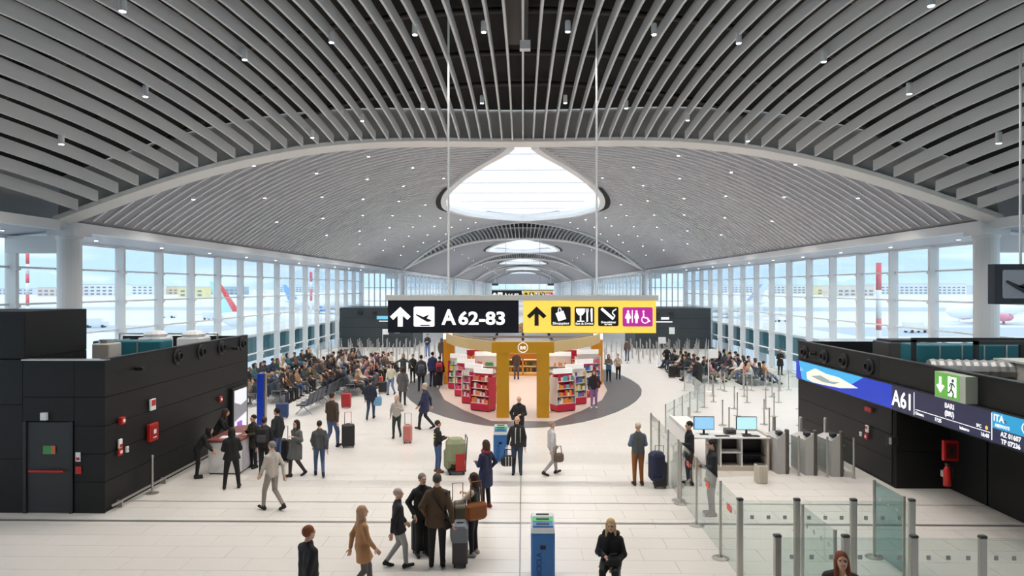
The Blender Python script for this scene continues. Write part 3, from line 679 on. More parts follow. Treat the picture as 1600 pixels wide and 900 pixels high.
# roof equipment left
def ahu(e, x0, x1, y0, y1, z0, z1, m):
    o = MB().bbox((x0,y0,z0), (x1,y1,z1), .03).build('duct_body', m, e, world=True)
    n = max(2, int((x1-x0)/.6))
    for i in range(1, n): MB().box((x0+(x1-x0)*i/n-.02, y0-.02, z0), (x0+(x1-x0)*i/n+.02, y1+.02, z1+.02)).build('flange', M_steel, e, world=True)
e = empty('roof_duct', (-11.4, 19.6, 2.95)); tag(e, 'teal insulated duct lying on the left enclosure roof', 'duct', 'roof ducts')
ahu(e, -12.5, -10.5, 19.3, 20.0, 3.25, 3.86, M_teal); MB().box((-12.2,19.4,2.95), (-10.8,19.9,3.25)).build('support', M_steel, e, world=True)
e = empty('air_unit', (-12.55, 18.75, 2.95)); tag(e, 'pale grey air unit between tall block and teal duct', 'air unit')
MB().bbox((-12.0,18.5,2.95), (-11.5,19.1,3.85), .03).build('casing', mat('unit_grey', (.5,.48,.44), .6), e, world=True); MB().cyl((-11.75,18.8,3.84), (-11.75,18.8,3.95), .2, .2).build('fan_cap', M_steel, e, world=True)
for i, (xa_, lab) in enumerate([(-12.4, 'first'), (-11.1, 'second')]):
    e = empty('fan_unit', (xa_, 22.5, 2.95)); tag(e, 'white roof fan on the left enclosure, %s from the window' % lab, 'fan unit', 'roof fans')
    MB().bbox((xa_-.4,22.1,2.95), (xa_+.4,22.9,3.75), .04).build('casing', M_white, e, world=True); MB().lathe([(.35,3.75),(.38,3.85),(.25,3.95),(.05,3.98)], (xa_,22.5,0), 14).build('cowl', M_white, e, world=True)
e = empty('roof_rail', (-12.5, 23.6, 2.95)); tag(e, 'steel service frame along the back of the left roof', 'rail')
for xq in (-14.3,-13.2,-12,-10.8): MB().cyl((xq,23.6,2.95), (xq,23.6,3.8), .03, .03, 8).build('post', M_steel, e, world=True)
MB().cyl((-14.3,23.6,3.78), (-10.8,23.6,3.78), .03, .03, 8).build('top_bar', M_steel, e, world=True)
# wall-mounted things on the left enclosure
def wall_item(name, px, py, w, h, m, label, cat, X=LX, sx=1, extra=None, dep=.05):
    dx, dy, dz = ray(px, py); t = (X+sx*.0)/dx; Y, Z = dy*t, H+dz*t
    e = empty(name, (X+sx*.035, Y, Z)); tag(e, label, cat)
    MB().bbox((0 if sx > 0 else -dep, -w/2, -h/2), (dep if sx > 0 else 0, w/2, h/2), .008).build('plate', m, e)
    fc = Face((X+sx*(.035+dep), Y-w/2 if sx > 0 else Y+w/2, Z-h/2), (0, 1 if sx > 0 else -1, 0), (sx,0,0), e)
    if extra: extra(fc, w, h)
    return e
def hyd(fc, w, h):
    fc.rect(w*.12, h*.1, w*.88, h*.9, mat('dark_red', rgb(150,20,18), .4), 'glass_door'); fc.rect(w*.38, h*.42, w*.66, h*.66, M_wht, 'hose_mark', d=.014); fc.rect(w*.3, h*.18, w*.7, h*.24, M_wht, 'lettering_bar', d=.014)
wall_item('fire_hydrant_cabinet', 234, 675, .42, .46, M_red, 'red fire hose cabinet on the left black wall', 'cabinet', extra=hyd, dep=.09)
wall_item('wall_notice', 235, 632, .26, .30, M_wht, 'white notice with red square above the red hose cabinet', 'sign', extra=lambda fc, w, h: fc.rect(w*.15, h*.4, w*.85, h*.92, M_red, 'red_panel'))
wall_item('alarm_bell', 186, 657, .17, .17, M_red, 'round red alarm sounder on the left wall', 'alarm', extra=lambda fc, w, h: fc.circ(w*.5, h*.5, w*.25, M_wht, 'sounder_disc'), dep=.09)
wall_item('wall_notice', 184, 693, .13, .22, M_wht, 'small white and red notice above the call point', 'sign', extra=lambda fc, w, h: fc.rect(w*.15, h*.1, w*.85, h*.45, M_red, 'red_panel'))
wall_item('call_point', 184, 706, .17, .17, M_red, 'red fire call point low on the left wall', 'call point', extra=lambda fc, w, h: fc.rect(w*.25, h*.3, w*.75, h*.7, M_wht, 'break_glass'))
wall_item('wall_switch', 195, 702, .10, .15, M_wht, 'small white switch beside the red call point', 'switch', extra=lambda fc, w, h: fc.rect(w*.3, h*.3, w*.7, h*.7, M_grey, 'rocker'))
wall_item('call_point', 342, 624, .16, .20, M_red, 'red and white call point near the lit poster', 'call point', extra=lambda fc, w, h: fc.rect(w*.2, h*.3, w*.8, h*.7, M_wht, 'break_glass'))
e = empty('wall_notice', (-10.62, 15.93, 1.35)); tag(e, 'small red and white notices beside the black emergency door', 'sign')
ffn = Face((-10.70, 15.925, 1.25), (1,0,0), (0,-1,0), e); ffn.rect(0,.0,.12,.22, M_wht, 'plate', d=.02); ffn.rect(0,-.3,.14,-.12, M_red, 'call_point', d=.02); ffn.rect(.02,.03,.10,.1, M_red, 'red_panel', d=.026)
e = empty('lit_poster', (LX+.02, 23.35, .25)); tag(e, 'tall lit poster at the far end of the left enclosure', 'poster')
MB().box((LX, 22.75, .2), (LX+.12, 23.95, 1.95)).build('case', M_blackm, e, world=True)
fpz = Face((LX+.125, 22.85, .27), (0,1,0), (1,0,0), e)
fpz.rect(0,0,1.0,1.6, mat('poster_lit', (.7,.7,.75), .4, emit=(.75,.76,.85), es=.55), 'poster_face', d=.002)
fpz.poly([(0,.55),(1,.75),(1,1.15),(.5,1.05),(0,1.2)], mat('poster_grey', (.25,.25,.28), .5, emit=(.2,.2,.25), es=.3), 'poster_picture', d=.012)
fpz.rect(.2,.2,.6,.5, mat('poster_violet', rgb(150,90,200), .5, emit=rgb(150,90,200), es=.4), 'poster_mark', d=.012)
e = empty('blue_totem', (-9.9, 25.4, 0)); tag(e, 'tall blue information totem beyond the left enclosure', 'totem')
MB().bbox((-.2,-.08,0), (.08,.08,2.15), .02).build('panel', mat('totem_blue', rgb(30,60,170), .4, emit=rgb(30,60,170), es=.25), e); MB().box((.08,-.09,0), (.14,.09,2.17)).build('edge_frame', M_steel, e); MB().box((-.25,-.25,0), (.2,.25,.03)).build('foot', M_steel, e)
# right enclosure -----------------------------------------------------------
re_ = empty('gate_enclosure', (RX, 20, 0)); tag(re_, 'black panelled gate enclosure on the right with lit departure band', 'enclosure', 'gate enclosures')
MB().box((RX+.04, 18.3, 0), (14.55, 24.6, 2.95)).build('core', M_seam, re_, world=True)
MB().box((RX+.04, 8, 2.10), (15.9, 18.3, 2.95)).build('portal_slab', M_seam, re_, world=True)
MB().box((11.5, 8, 0), (15.9, 16.85, 2.1)).build('inner_block', M_black, re_, world=True)
MB().box((11.5, 16.8, 0), (15.9, 18.3, 2.1)).build('inner_wall', M_black, re_, world=True)
MB().box((RX+.04, 8, 2.9), (RX+.14, 24.6, 3.46)).build('parapet', M_seam, re_, world=True); MB().box((RX+.04, 24.5, 2.9), (14.55, 24.62, 3.46)).build('parapet', M_black, re_, world=True)
fr_ = Face((RX+.04, 24.6, 0), (0,-1,0), (-1,0,0), re_)
panels(re_, fr_, 0, 6.2, [.08, .75, 1.42, 2.12], n=1); panels(re_, fr_, 0, 16.6, [2.84, 3.48], n=3)
MB().box((RX-.02, 8, 3.48), (RX+.16, 24.6, 3.50)).build('coping', M_blackm, re_, world=True)
fe_ = Face((RX+.04, 18.28, 0), (1,0,0), (0,-1,0), re_); panels(re_, fe_, 0, 1.45, [0, 1.0, 2.1])
for px in (1253, 1283, 1313, 1352):
    yy = 1050*9.95/(px-817); nozzle(re_, (RX+.0, yy, 3.13), -1)
for px in (1268,): yy = 1050*9.95/(px-817); MB().bbox((RX-.2, yy-.06, 3.1), (RX, yy+.06, 3.2), .02).build('camera_pod', M_blackm, re_, world=True)
# departure band
db = empty('departure_display', (RX, 18, 2.15)); tag(db, 'long lit departure band reading A61 on the right enclosure', 'screen')
MB().box((RX-.06, 8.4, 2.12), (RX+.04, 24.58, 2.82)).build('case', M_blackm, db, world=True)
fb = Face((RX-.06, 24.58, 2.15), (0,-1,0), (-1,0,0), db)
yb = lambda px: 24.58-F*(RX-.06)/(px-817)
def scr(name, c, es): return mat(name, tuple(q*.3 for q in c), .3, emit=c, es=es)
M_navy = scr('screen_navy', rgb(38,42,72), .9); M_blue = scr('screen_blue', rgb(20,60,190), .9)
fb.rect(0, 0, yb(1389), .64, M_blue, 'blue_panel', d=.003)
u1 = yb(1345)
fb.poly([(.25,.64),(u1,.64),(u1-.8,.30),(2.3,.05),(1.0,.0),(.5,.02)], scr('screen_cyan', rgb(60,170,225), 1.0), 'coast_picture', d=.008)
fb.poly([(.9,.30),(1.6,.52),(2.4,.44),(3.3,.44),(u1-.3,.28),(3.4,.12),(2.4,.06),(1.4,.02),(.95,.08)], scr('screen_sand', rgb(235,230,215), 1.0), 'town_picture', d=.014)
fb.poly([(1.3,.22),(2.0,.34),(2.8,.24),(3.4,.30),(3.0,.18),(2.2,.14)], scr('screen_reef', rgb(150,170,170), .9), 'town_shade', d=.02)
fb.text('Bari', .35, .30, .17, M_swhite, align='LEFT')
fb.rect(yb(1389), 0, yb(1640), .64, M_navy, 'navy_panel', d=.003)
ua = yb(1389); ub = yb(1423); uc = yb(1542); ud = yb(1640)
fb.text('A61', (ua+ub)/2-.02, .12, .58, M_swhite, bold=.02, width=(ub-ua)*.86)
for q in (ub, uc): fb.rect(q-.012, .03, q+.012, .61, M_swhite, 'divider')
um = (ub+uc)/2
fb.text('BARI', um, .44, .17, M_swhite, bold=.02); fb.text('(BRI)', um, .26, .17, M_swhite, bold=.02)
fb.rect(ub+.05, .17, uc-.05, .185, M_swhite, 'rule')
fb.text('Chiusura', ub+.05, .06, .10, M_swhite, align='LEFT'); fb.text('17:25', ub+.85, .05, .12, M_swhite, align='LEFT', bold=.02)
fb.text('Imbarco', uc-1.05, .05, .10, M_swhite, align='LEFT'); fb.text('16:40', uc-.08, .05, .12, M_swhite, align='RIGHT', bold=.02)
fb.text('SFC', uc-.32, .22, .10, M_swhite, align='RIGHT'); fb.circ(uc-.16, .255, .045, scr('screen_orange', rgb(250,190,90), 1.0), 'status_dot')
fb.rect(uc+.02, .30, ud, .64, scr('screen_teal', rgb(40,150,200), 1.0), 'airline_panel', d=.006)
fb.text('ITA', uc+.06, .46, .20, M_swhite, align='LEFT', bold=.02, d=.016); fb.text('AIRWAYS', uc+.10, .34, .10, M_swhite, align='LEFT', bold=.01, d=.016)
fb.poly([(uc+.37,.50),(uc+.45,.46),(uc+.41,.52)], M_red, 'tail_mark', d=.02)
fb.line([(uc+1.05+.18*math.cos(t), .47+.13*math.sin(t)) for t in np.linspace(0, 5.2, 18)], .015, M_swhite, 'ring_mark', d=.012); fb.line([(uc+.98,.44),(uc+1.05,.50),(uc+1.12,.45)], .03, M_swhite, 'ring_mark', d=.012)
fb.text('AZ 01607', uc+.55, .17, .14, M_swhite, bold=.02); fb.text('TP 07236', uc+.55, .02, .14, M_swhite, bold=.02)
# green exit sign
e = empty('exit_sign', (RX-.15, 15.5, 2.84)); tag(e, 'green lit exit sign with arrow and running figure above A61', 'sign')
MB().box((RX-.26, 14.95, 2.84), (RX+.02, 16.05, 3.44)).build('case', mat('exit_case', (.45,.5,.42), .5), e, world=True)
fx = Face((RX-.26, 16.05, 2.85), (0,-1,0), (-1,0,0), e, 1.15)
fx.rect(.02,.02,.78,.50, scr('exit_lit', rgb(96,170,70), .95), 'lit_face', d=.003)
fx.poly([(.07,.24),(.20,.10),(.33,.24),(.27,.27),(.235,.235),(.235,.42),(.165,.42),(.165,.235),(.13,.27)], M_swhite, 'arrow', d=.01)
fx.rect(.44,.07,.70,.46, M_swhite, 'door_mark', d=.008)
ge = mat('exit_green_dark', rgb(50,110,50), .5); fx.circ(.60,.39,.035, ge, 'figure_head', d=.016); fx.line([(.58,.34),(.55,.22),(.62,.14),(.60,.06)], .035, ge, 'figure_body', d=.016); fx.line([(.55,.22),(.49,.14),(.44,.14)], .03, ge, 'figure_leg', d=.016); fx.line([(.49,.26),(.53,.33),(.60,.33),(.66,.27)], .025, ge, 'figure_arm', d=.016)
wall_item('wall_notice', 1360, 640, .36, .12, mat('dull_red', rgb(150,40,35), .5), 'flat red pictogram plate on the right black wall', 'sign', X=RX, sx=-1, extra=lambda fc, w, h: fc.rect(w*.1,h*.2,w*.4,h*.8, M_red, 'red_panel'))
wall_item('wall_notice', 1358, 670, .14, .20, M_wht, 'white and red notice above call point on right wall', 'sign', X=RX, sx=-1, extra=lambda fc, w, h: fc.rect(w*.2,h*.5,w*.8,h*.9, M_red, 'red_panel'))
wall_item('call_point', 1357, 682, .16, .16, M_red, 'red fire call point on the right black wall', 'call point', X=RX, sx=-1, extra=lambda fc, w, h: fc.rect(w*.25,h*.3,w*.75,h*.7, M_wht, 'break_glass'))
wall_item('wall_switch', 1348, 678, .10, .13, M_wht, 'small white switch beside the right call point', 'switch', X=RX, sx=-1, extra=lambda fc, w, h: fc.rect(w*.3,h*.3,w*.7,h*.7, M_grey, 'rocker'))
def front_item(name, px0, py0, px1, py1, Y, m, label, cat, extra=None):
    k_ = Y/F; x0 = at(px0, Y); x1 = at(px1, Y); z1 = H+(450-py0)*k_; z0 = H+(450-py1)*k_
    e = empty(name, ((x0+x1)/2, Y, z0)); tag(e, label, cat); MB().bbox((x0,Y-.1,z0), (x1,Y,z1), .01).build('case', m, e, world=True)
    if extra: extra(Face((x0,Y-.1,z0), (1,0,0), (0,-1,0), e), x1-x0, z1-z0)
    return e
front_item('fire_hydrant_cabinet', 1471, 685, 1494, 716, 16.78, M_red, 'red fire hose cabinet in the dark recess under A61', 'cabinet', lambda fc, w, h: (fc.rect(w*.15,h*.12,w*.85,h*.88, mat('dark_red2', rgb(90,20,18), .3), 'glass_door'), fc.rect(w*.35,h*.3,w*.65,h*.7, M_blackm, 'hose_reel', d=.014)))
ex = at(1480, 16.6); e = empty('fire_extinguisher', (ex, 16.6, .55)); tag(e, 'red fire extinguisher hung below the recessed hose cabinet', 'extinguisher')
MB().lathe([(.02,0),(.085,.01),(.085,.40),(.05,.47),(.03,.50)], n=12).build('cylinder', M_red, e, smooth=True); MB().box((-.03,-.06,.50), (.03,.05,.56)).build('valve', M_blackm, e); MB().tube([(.03,-.04,.53),(.1,-.06,.45),(.1,-.06,.2)], .012, 6).build('hose', M_blackm, e); MB().box((-.04,.08,.2), (.04,.2,.35)).build('bracket', M_steel, e)
front_item('card_reader', 1384, 679, 1400, 692, 18.2, M_blackm, 'small dark card reader beside the A61 opening', 'reader', lambda fc, w, h: fc.rect(w*.1,h*.1,w*.35,h*.9, M_grey, 'reader_strip'))
# roof equipment on the right enclosure
e = empty('roof_duct', (13, 20.5, 2.95)); tag(e, 'teal insulated duct on the right enclosure roof', 'duct', 'roof ducts')
ahu(e, 11.4, 15.2, 19.6, 20.5, 3.1, 3.75, M_teal); MB().box((12,19.8,2.95), (14.5,20.3,3.1)).build('support', M_steel, e, world=True)
e = empty('flexible_duct', (11.8, 18.2, 2.95)); tag(e, 'ribbed silver flexible duct on the right enclosure roof', 'duct', 'roof ducts')
MB().tube([(11.0+.1*i, 18.4-.02*i, 3.2) for i in range(22)], [.26+(.03 if i % 2 else 0) for i in range(22)], 12).build('hose', mat('foil_duct', (.42,.42,.42), .45, .4), e, world=True, smooth=False)
e = empty('roof_frame', (12.5, 19, 2.95)); tag(e, 'black steel pipe frame over the right roof ducts', 'frame')
for (xa_, ya_) in ((11.0,19.1),(12.4,18.6),(14.0,19.1),(15.3,19.1)): MB().box((xa_-.05,ya_-.05,2.95), (xa_+.05,ya_+.05,3.95)).build('post', M_blackm, e, world=True)
MB().box((10.95,19.05,3.88), (15.4,19.15,4.0)).build('top_bar', M_blackm, e, world=True); MB().box((12.35,18.55,3.85), (15.4,18.65,3.95)).build('top_bar', M_blackm, e, world=True)
e = empty('air_unit', (13.3, 22.8, 2.95)); tag(e, 'dark low air unit at the back of the right roof', 'air unit')
MB().bbox((12.0,22.2,2.95), (13.6,23.3,3.62), .04).build('casing', mat('unit_dark', (.06,.06,.06), .6), e, world=True); MB().box((12.1,22.3,3.62), (13.5,23.2,3.68)).build('lid', M_blackm, e, world=True)
e = empty('roof_slab', (14.8, 16, 2.95)); tag(e, 'pale plinth around the right column base on the roof', 'plinth')
MB().bbox((12.9,14,2.95), (15.9,18.4,3.45), .03).build('plinth', mat('plinth_pale', (.5,.48,.44), .7), e, world=True); MB().box((12.8,14,3.45), (15.9,18.5,3.5)).build('cap', M_grey, e, world=True)
# far gate enclosures
for sgn, nm in ((-1, 'left'), (1, 'right')):
    yy = 61.0 if sgn < 0 else 60.0
    e = empty('far_gate_enclosure', (sgn*13.5, yy, 0)); tag(e, 'dark far gate enclosure standing against the %s glass wall' % nm, 'enclosure', 'far gate enclosures')
    a, b = sorted((sgn*10, sgn*16.7)); mg = mat('dark_slate_panel', (.035,.045,.05), .5)
    MB().box((a, yy, 0), (b, yy+6, 3.6)).build('body', mg, e, world=True)
    for z in (.9, 1.8, 2.7): MB().box((a, yy-.01, z), (b, yy+.0, z+.02)).build('seam', M_seam, e, world=True)
    fg = Face((a, yy, 0), (1,0,0), (0,-1,0), e); o_ = 3.4 if sgn < 0 else .6
    fg.rect(o_, 2.55, o_+(1.1 if sgn < 0 else .9), 2.85, scr('far_screen_cyan', rgb(120,200,230), .9) if sgn < 0 else M_swhite, 'screen'); fg.rect(o_+1.7, 2.6, o_+2.4, 2.8, M_swhite, 'screen')
    fg.rect(o_+.2, 2.35, o_+2.7, 2.42, M_swhite, 'screen_line'); fg.rect(o_+1.6 if sgn < 0 else 3.0, 1.3, o_+2.1 if sgn < 0 else 3.5, 1.9, M_wht, 'notice')
    for xq in (a+1.9, a+3.2): MB().bbox((xq-.2, yy-.3, 3.0), (xq+.2, yy, 3.3), .05).build('air_nozzle', M_blackm, e, world=True)
# ================================================================ shop under the skylight
SH = empty('shop_pavilion', (0, 34, 0)); tag(SH, 'mustard gold shop portal and curved canopy on dark inlay', 'kiosk')
for s_ in (-1, 1):
    MB().box((min(s_*.58, s_*1.10), 27.9, 0), (max(s_*.58, s_*1.10), 28.6, 2.72)).build('portal_pillar', M_gold, SH, world=True)
    MB().box((min(s_*3.85, s_*4.45), 37.6, 0), (max(s_*3.85, s_*4.45), 38.2, 2.5)).build('side_pillar', mat('orange_gold', rgb(225,150,30), .4), SH, world=True)
    P = [(s_*1.25, 28.2, 2.70), (s_*2.4, 30.2, 2.66), (s_*3.3, 32.6, 2.6), (s_*3.95, 35.2, 2.54), (s_*4.3, 37.8, 2.48), (s_*4.35, 40.5, 2.48), (s_*4.0, 43, 2.48), (s_*2.6, 45.2, 2.48), (0, 46, 2.48)]
    MB().sweep(P, .12, .46).build('canopy_band', M_paleg, SH, world=True)
    MB().tube([(a*.93, b, c+.5) for a, b, c in P], .03, 6).build('canopy_rail', M_steel, SH, world=True)
    fc = Face((s_*4.2-.25, 37.58, 2.5), (1,0,0), (0,-1,0), SH); fc.rect(0,.05,.5,.35, mat('shop_spot', (1,1,1), .4, emit=(1,.93,.8), es=3), 'lit_sign')
MB().box((-1.3, 27.88, 2.70), (1.3, 28.62, 3.16)).build('portal_beam', M_gold, SH, world=True)
fc = Face((0, 27.88, 2.93), (1,0,0), (0,-1,0), SH)
fc.line([(.20*math.cos(t), .20*math.sin(t)) for t in np.linspace(0, 2*PI, 25)], .022, M_swhite, 'logo_ring'); fc.text('ae', 0, -.075, .28, M_swhite, bold=.01, name='logo_lettering')
for yy in (31, 35, 39, 43):
    wdt = float(np.interp(yy, [28.2,32.6,37.8,43], [1.25,3.3,4.3,4.0]))
    MB().box((-wdt, yy-.04, 2.80), (wdt, yy+.04, 2.92)).build('canopy_truss', M_steel, SH, world=True)
sl = bpy.data.lights.new('shop_lamp', 'SPOT'); sl.energy = 32; sl.spot_size = math.radians(150); sl.spot_blend = .6; sl.shadow_soft_size = .12; sl.color = (1, .80, .60)
for yy in (31, 33, 35, 37, 39, 41.5):
    for xq in (-1.5, 0, 1.5):
        e = MB().lathe([(.06, 0), (.07, .02), (.07, .16)], (xq, yy, 2.62), 10).build('track_lamp', M_blackm, SH, world=True)
        l = bpy.data.objects.new('lamp_light', sl); C.objects.link(l); l.parent = SH; l.location = (xq, yy-34, 2.6)
        if yy in (33, 37, 41.5): MB().box((xq-.02, yy-.02, 2.78), (xq+.02, yy+.02, 2.86)).build('lamp_stem', M_blackm, SH, world=True)
PROD = [mat('pack_%d' % i, rgb(*c), .5) for i, c in enumerate([(205,40,60),(230,225,215),(60,110,190),(235,140,50),(70,150,90),(190,60,120),(240,210,90),(120,90,150),(225,120,130),(90,170,190)])]
M_shelfr = mat('shelf_red', rgb(196,30,62), .45); M_shelfb = mat('shelf_dark', (.03,.025,.03), .5); M_head = mat('shelf_header', (.8,.78,.76), .5, emit=(1,.95,.9), es=.35)
def gondola(seed, pal, h=1.65, w=.95):
    R_ = random.Random(seed); root = empty('display_shelf')
    MB().bbox((-w/2,-.32,.04), (w/2,.32,.34), .02).build('base', M_shelfr, root); MB().box((-w/2+.03,-.29,0), (w/2-.03,.29,.05)).build('plinth', M_shelfb, root)
    MB().box((-w/2,-.03,.34), (w/2,.03,h)).build('back_panel', mat('shelf_cream', (.76,.7,.66), .5) if seed % 2 else M_shelfr, root)
    for s_ in (-1, 1): MB().box((s_*w/2-.015,-.3,.3), (s_*w/2+.015,.3,h-.15)).build('side_panel', mat('shelf_pale', (.72,.66,.64), .5) if seed % 3 else M_shelfr, root)
    MB().box((-w/2,-.06,h-.02), (w/2,.06,h+.2)).build('header', M_head, root)
    mb = MB()
    for i in range(4):
        z = .36+i*.32; MB().box((-w/2+.02,-.3+.03*i,z-.03), (w/2-.02,.3-.03*i,z)).build('shelf', mat('shelf_edge', (.75,.72,.7), .4), root)
        for s_ in (-1, 1):
            x = -w/2+.04
            while x < w/2-.1:
                ww = R_.uniform(.06,.13); hh = R_.uniform(.12,.24); q = pal[R_.randrange(len(pal))]
                y0, y1 = sorted((s_*(.27-.03*i), s_*.10)); mb.box((x,y0,z), (min(x+ww, w/2-.03),y1,z+hh), q); x += ww+.008
    o = mb.build('products', PROD, root); o['kind'] = 'stuff'
    return root
spots = [(-1.75,29.6,-30,'left display shelf nearest the gold portal',[0,1,8,3]), (-2.3,31.4,-30,'second left display shelf behind the gold portal',[0,5,8,1]), (-2.85,33.5,-25,'third left display shelf with pink packs',[5,8,0,1]), (-3.45,36.0,-20,'outermost left display shelf with green packs',[4,1,9,6]),
    (1.75,29.6,30,'right display shelf nearest the gold portal',[1,0,3,9]), (2.4,31.3,30,'second right display shelf behind the gold portal',[2,7,1,6]), (3.05,33.4,25,'third right display shelf with blue and green packs',[2,4,9,1]),
    (-1.9,35.2,0,'tall white-headed shelf on the left inside the shop',[1,8,4]), (-2.6,38.6,0,'rear left shelf with orange boxes inside the shop',[3,0,1]), (1.9,35.2,0,'tall white-headed shelf on the right inside the shop',[1,9,3]), (2.6,38.6,0,'rear right shelf with orange boxes inside the shop',[3,0,1]), (3.5,36.4,20,'outermost right display shelf with mixed packs',[8,1,2])]
for i, (xq, yq, rz, lab, pal) in enumerate(spots):
    g_ = gondola(i, pal, 1.65 if i < 7 else 1.85, .95 if i < 7 else 1.25); g_.location = (xq, yq, .012); g_.rotation_euler = (0,0,math.radians(rz)); tag(g_, lab, 'shelf', 'shop display shelves')
cs = empty('shop_counter', (0, 41.2, .012)); tag(cs, 'honey coloured shop counter with lit niches at the back', 'counter')
mo = mat('honey_wood', rgb(225,150,55), .45)
MB().box((-1.9,0,0), (1.9,.6,.16)).build('plinth', mo, cs); MB().box((-1.9,.5,.1), (1.9,.6,1.9)).build('back_panel', mo, cs)
for z in (.16,.55,.95,1.35): MB().box((-1.9,0 if z < 1 else .25,z), (1.9,.6,z+.05)).build('shelf', mat('niche_cream', rgb(240,215,165), .5), cs)
for xq in (-1.9,-.95,0,.95,1.9): MB().box((xq-.04,0,.1), (xq+.04,.55,1.0)).build('divider', mo, cs)
mb = MB(); R_ = random.Random(3)
for z in (.21,.60,1.40):
    xq = -1.8
    while xq < 1.75: mb.box((xq,.32,z), (xq+.12,.48,z+R_.uniform(.12,.26)), R_.randrange(10)); xq += R_.uniform(.15,.25)
o = mb.build('products', PROD, cs); o['kind'] = 'stuff'
e = empty('speaker_box', (-4.75, 37.4, 0)); tag(e, 'tall black box standing beside the left shop pillar', 'box')
MB().bbox((-.25,-.2,0), (.25,.2,1.0), .02).build('case', M_blackm, e); MB().box((-.2,-.215,.08), (.2,-.2,.92)).build('grille', mat('grille', (.03,.03,.03), .8), e)
# ================================================================ glass barriers, posts, queue
def dots(mb, a, b, z, n, s=.034):
    for i in range(n):
        t = (i+.5)/n; p = Vector(a).lerp(Vector(b), t); d = (Vector(b)-Vector(a)).normalized()*s
        q = Vector((d.y, -d.x, 0)).normalized()*.008
        mb.add([p-d+q+Vector((0,0,z-s)), p+d+q+Vector((0,0,z-s)), p+d+q+Vector((0,0,z+s)), p-d+q+Vector((0,0,z+s))], [(0,1,2,3)])
M_dot = mat('frosted_dot', (.50,.53,.53), .6); M_cap = mat('post_cap', (.06,.06,.06), .4); M_orange = mat('orange_sticker', rgb(235,90,70), .5)
def barrier(pts, label, h=1.55, gl=None, z0=.12, skip=-1, base=True, sticker=False, flatpost=False):
    e = empty('glass_barrier', (pts[0][0], pts[0][1], 0)); tag(e, label, 'barrier', 'glass barriers')
    for i, (xq, yq) in enumerate(pts):
        if i == skip: continue
        if flatpost: p = MB().bbox((xq-.055,yq-.04,0), (xq+.055,yq+.04,h), .015).build('post', M_steel, e, world=True); MB().bbox((xq-.06,yq-.045,h-.02), (xq+.06,yq+.045,h+.03), .015).build('post_cap', M_cap, p).location = -Vector(e.location)
        else:
            MB().lathe([(.028,.0),(.028,h)], (xq,yq,0), 12).build('post', M_steel, e, world=True, smooth=False)
        if base: MB().lathe([(.17,0),(.17,.012),(.05,.03),(.03,.06)], (xq,yq,0), 18).build('base_plate', M_steel, e, world=True)
    for (a, b) in zip(pts[:-1], pts[1:]):
        A = Vector((a[0],a[1],0)); B = Vector((b[0],b[1],0)); d = (B-A).normalized()*.07; A += d; B -= d; n = Vector((d.y,-d.x,0)).normalized()*.006
        MB().add([A-n+Vector((0,0,z0)),B-n+Vector((0,0,z0)),B-n+Vector((0,0,h-.02)),A-n+Vector((0,0,h-.02)),A+n+Vector((0,0,z0)),B+n+Vector((0,0,z0)),B+n+Vector((0,0,h-.02)),A+n+Vector((0,0,h-.02))],
            [(0,1,2,3),(7,6,5,4),(0,4,5,1),(1,5,6,2),(2,6,7,3),(3,7,4,0)]).build('pane', gl or M_bglass, e, world=True)
        mb = MB(); dots(mb, A, B, h-.32, max(3, int((B-A).length/.24))); o = mb.build('dot_row', M_dot, e, world=True); o['kind'] = 'stuff'
        if sticker:
            m_ = A.lerp(B, .5); mb = MB(); dd = (B-A).normalized()*.13; nn = Vector((dd.y,-dd.x,0)).normalized()*(-.009)
            for k2 in (-1, 1):
                mb.add([m_-dd+nn*k2+Vector((0,0,h-.42)), m_+dd+nn*k2+Vector((0,0,h-.42)), m_+dd+nn*k2+Vector((0,0,h-.30)), m_-dd+nn*k2+Vector((0,0,h-.30))], [(0,1,2,3)])
            mb.build('sticker', M_orange, e, world=True)
    return e
BX = 3.95
barrier([(BX,20.8),(BX,19.56),(BX,18.35),(BX,17.14)], 'far stretch of glass barrier beside the man in grey vest', sticker=False)
barrier([(BX,16.9),(BX,15.36),(BX,13.5),(BX,12.36)], 'glass barrier with orange stickers in front of the dark-suited agents', sticker=True, skip=3)
barrier([(9.3,35.9),(10.5,35.9),(11.7,35.9),(12.9,35.9),(14.1,35.9),(15.3,35.9)], 'low dotted glass panels in front of the right crowd', h=1.05)
barrier([(BX,12.3),(4.98,12.3),(6.0,12.3),(7.05,12.3)], 'transverse glass barrier in the second row from camera', flatpost=True, base=False)
barrier([(4.98,12.05),(4.98,10.8)], 'glass swing gate running toward the camera', flatpost=False, base=False)
barrier([(3.95,10.5),(5.0,10.5),(6.05,10.5),(7.1,10.5),(8.6,10.5)], 'nearest transverse glass barrier along the bottom right', flatpost=True, base=False)
barrier([(7.05,13.6),(7.05,12.55)], 'teal tinted glass panel beside the right walkway', gl=M_tglass, base=True)
barrier([(5.35,25.3),(5.9,26.3),(6.45,27.3),(7.0,28.3),(7.6,29.4),(8.2,30.5),(8.4,33.0),(8.5,35.5)], 'low oblique glass queue barrier behind the white desk', h=1.05, base=True)
st = MB().lathe([(.16,0),(.16,.015),(.03,.03),(.028,.92),(.034,.93),(.034,1.0),(.02,1.01)], n=10); stm = st.mesh('queue_post', smooth=False); stm.materials.append(M_steel)
def stan(x, y, label, group): o = link('queue_post', stm, None, (x, y, 0)); tag(o, label, 'queue post', group); return o
stan(*fp(238, 771), 'single steel queue post beside the left black enclosure', 'queue posts')
rq = random.Random(5)
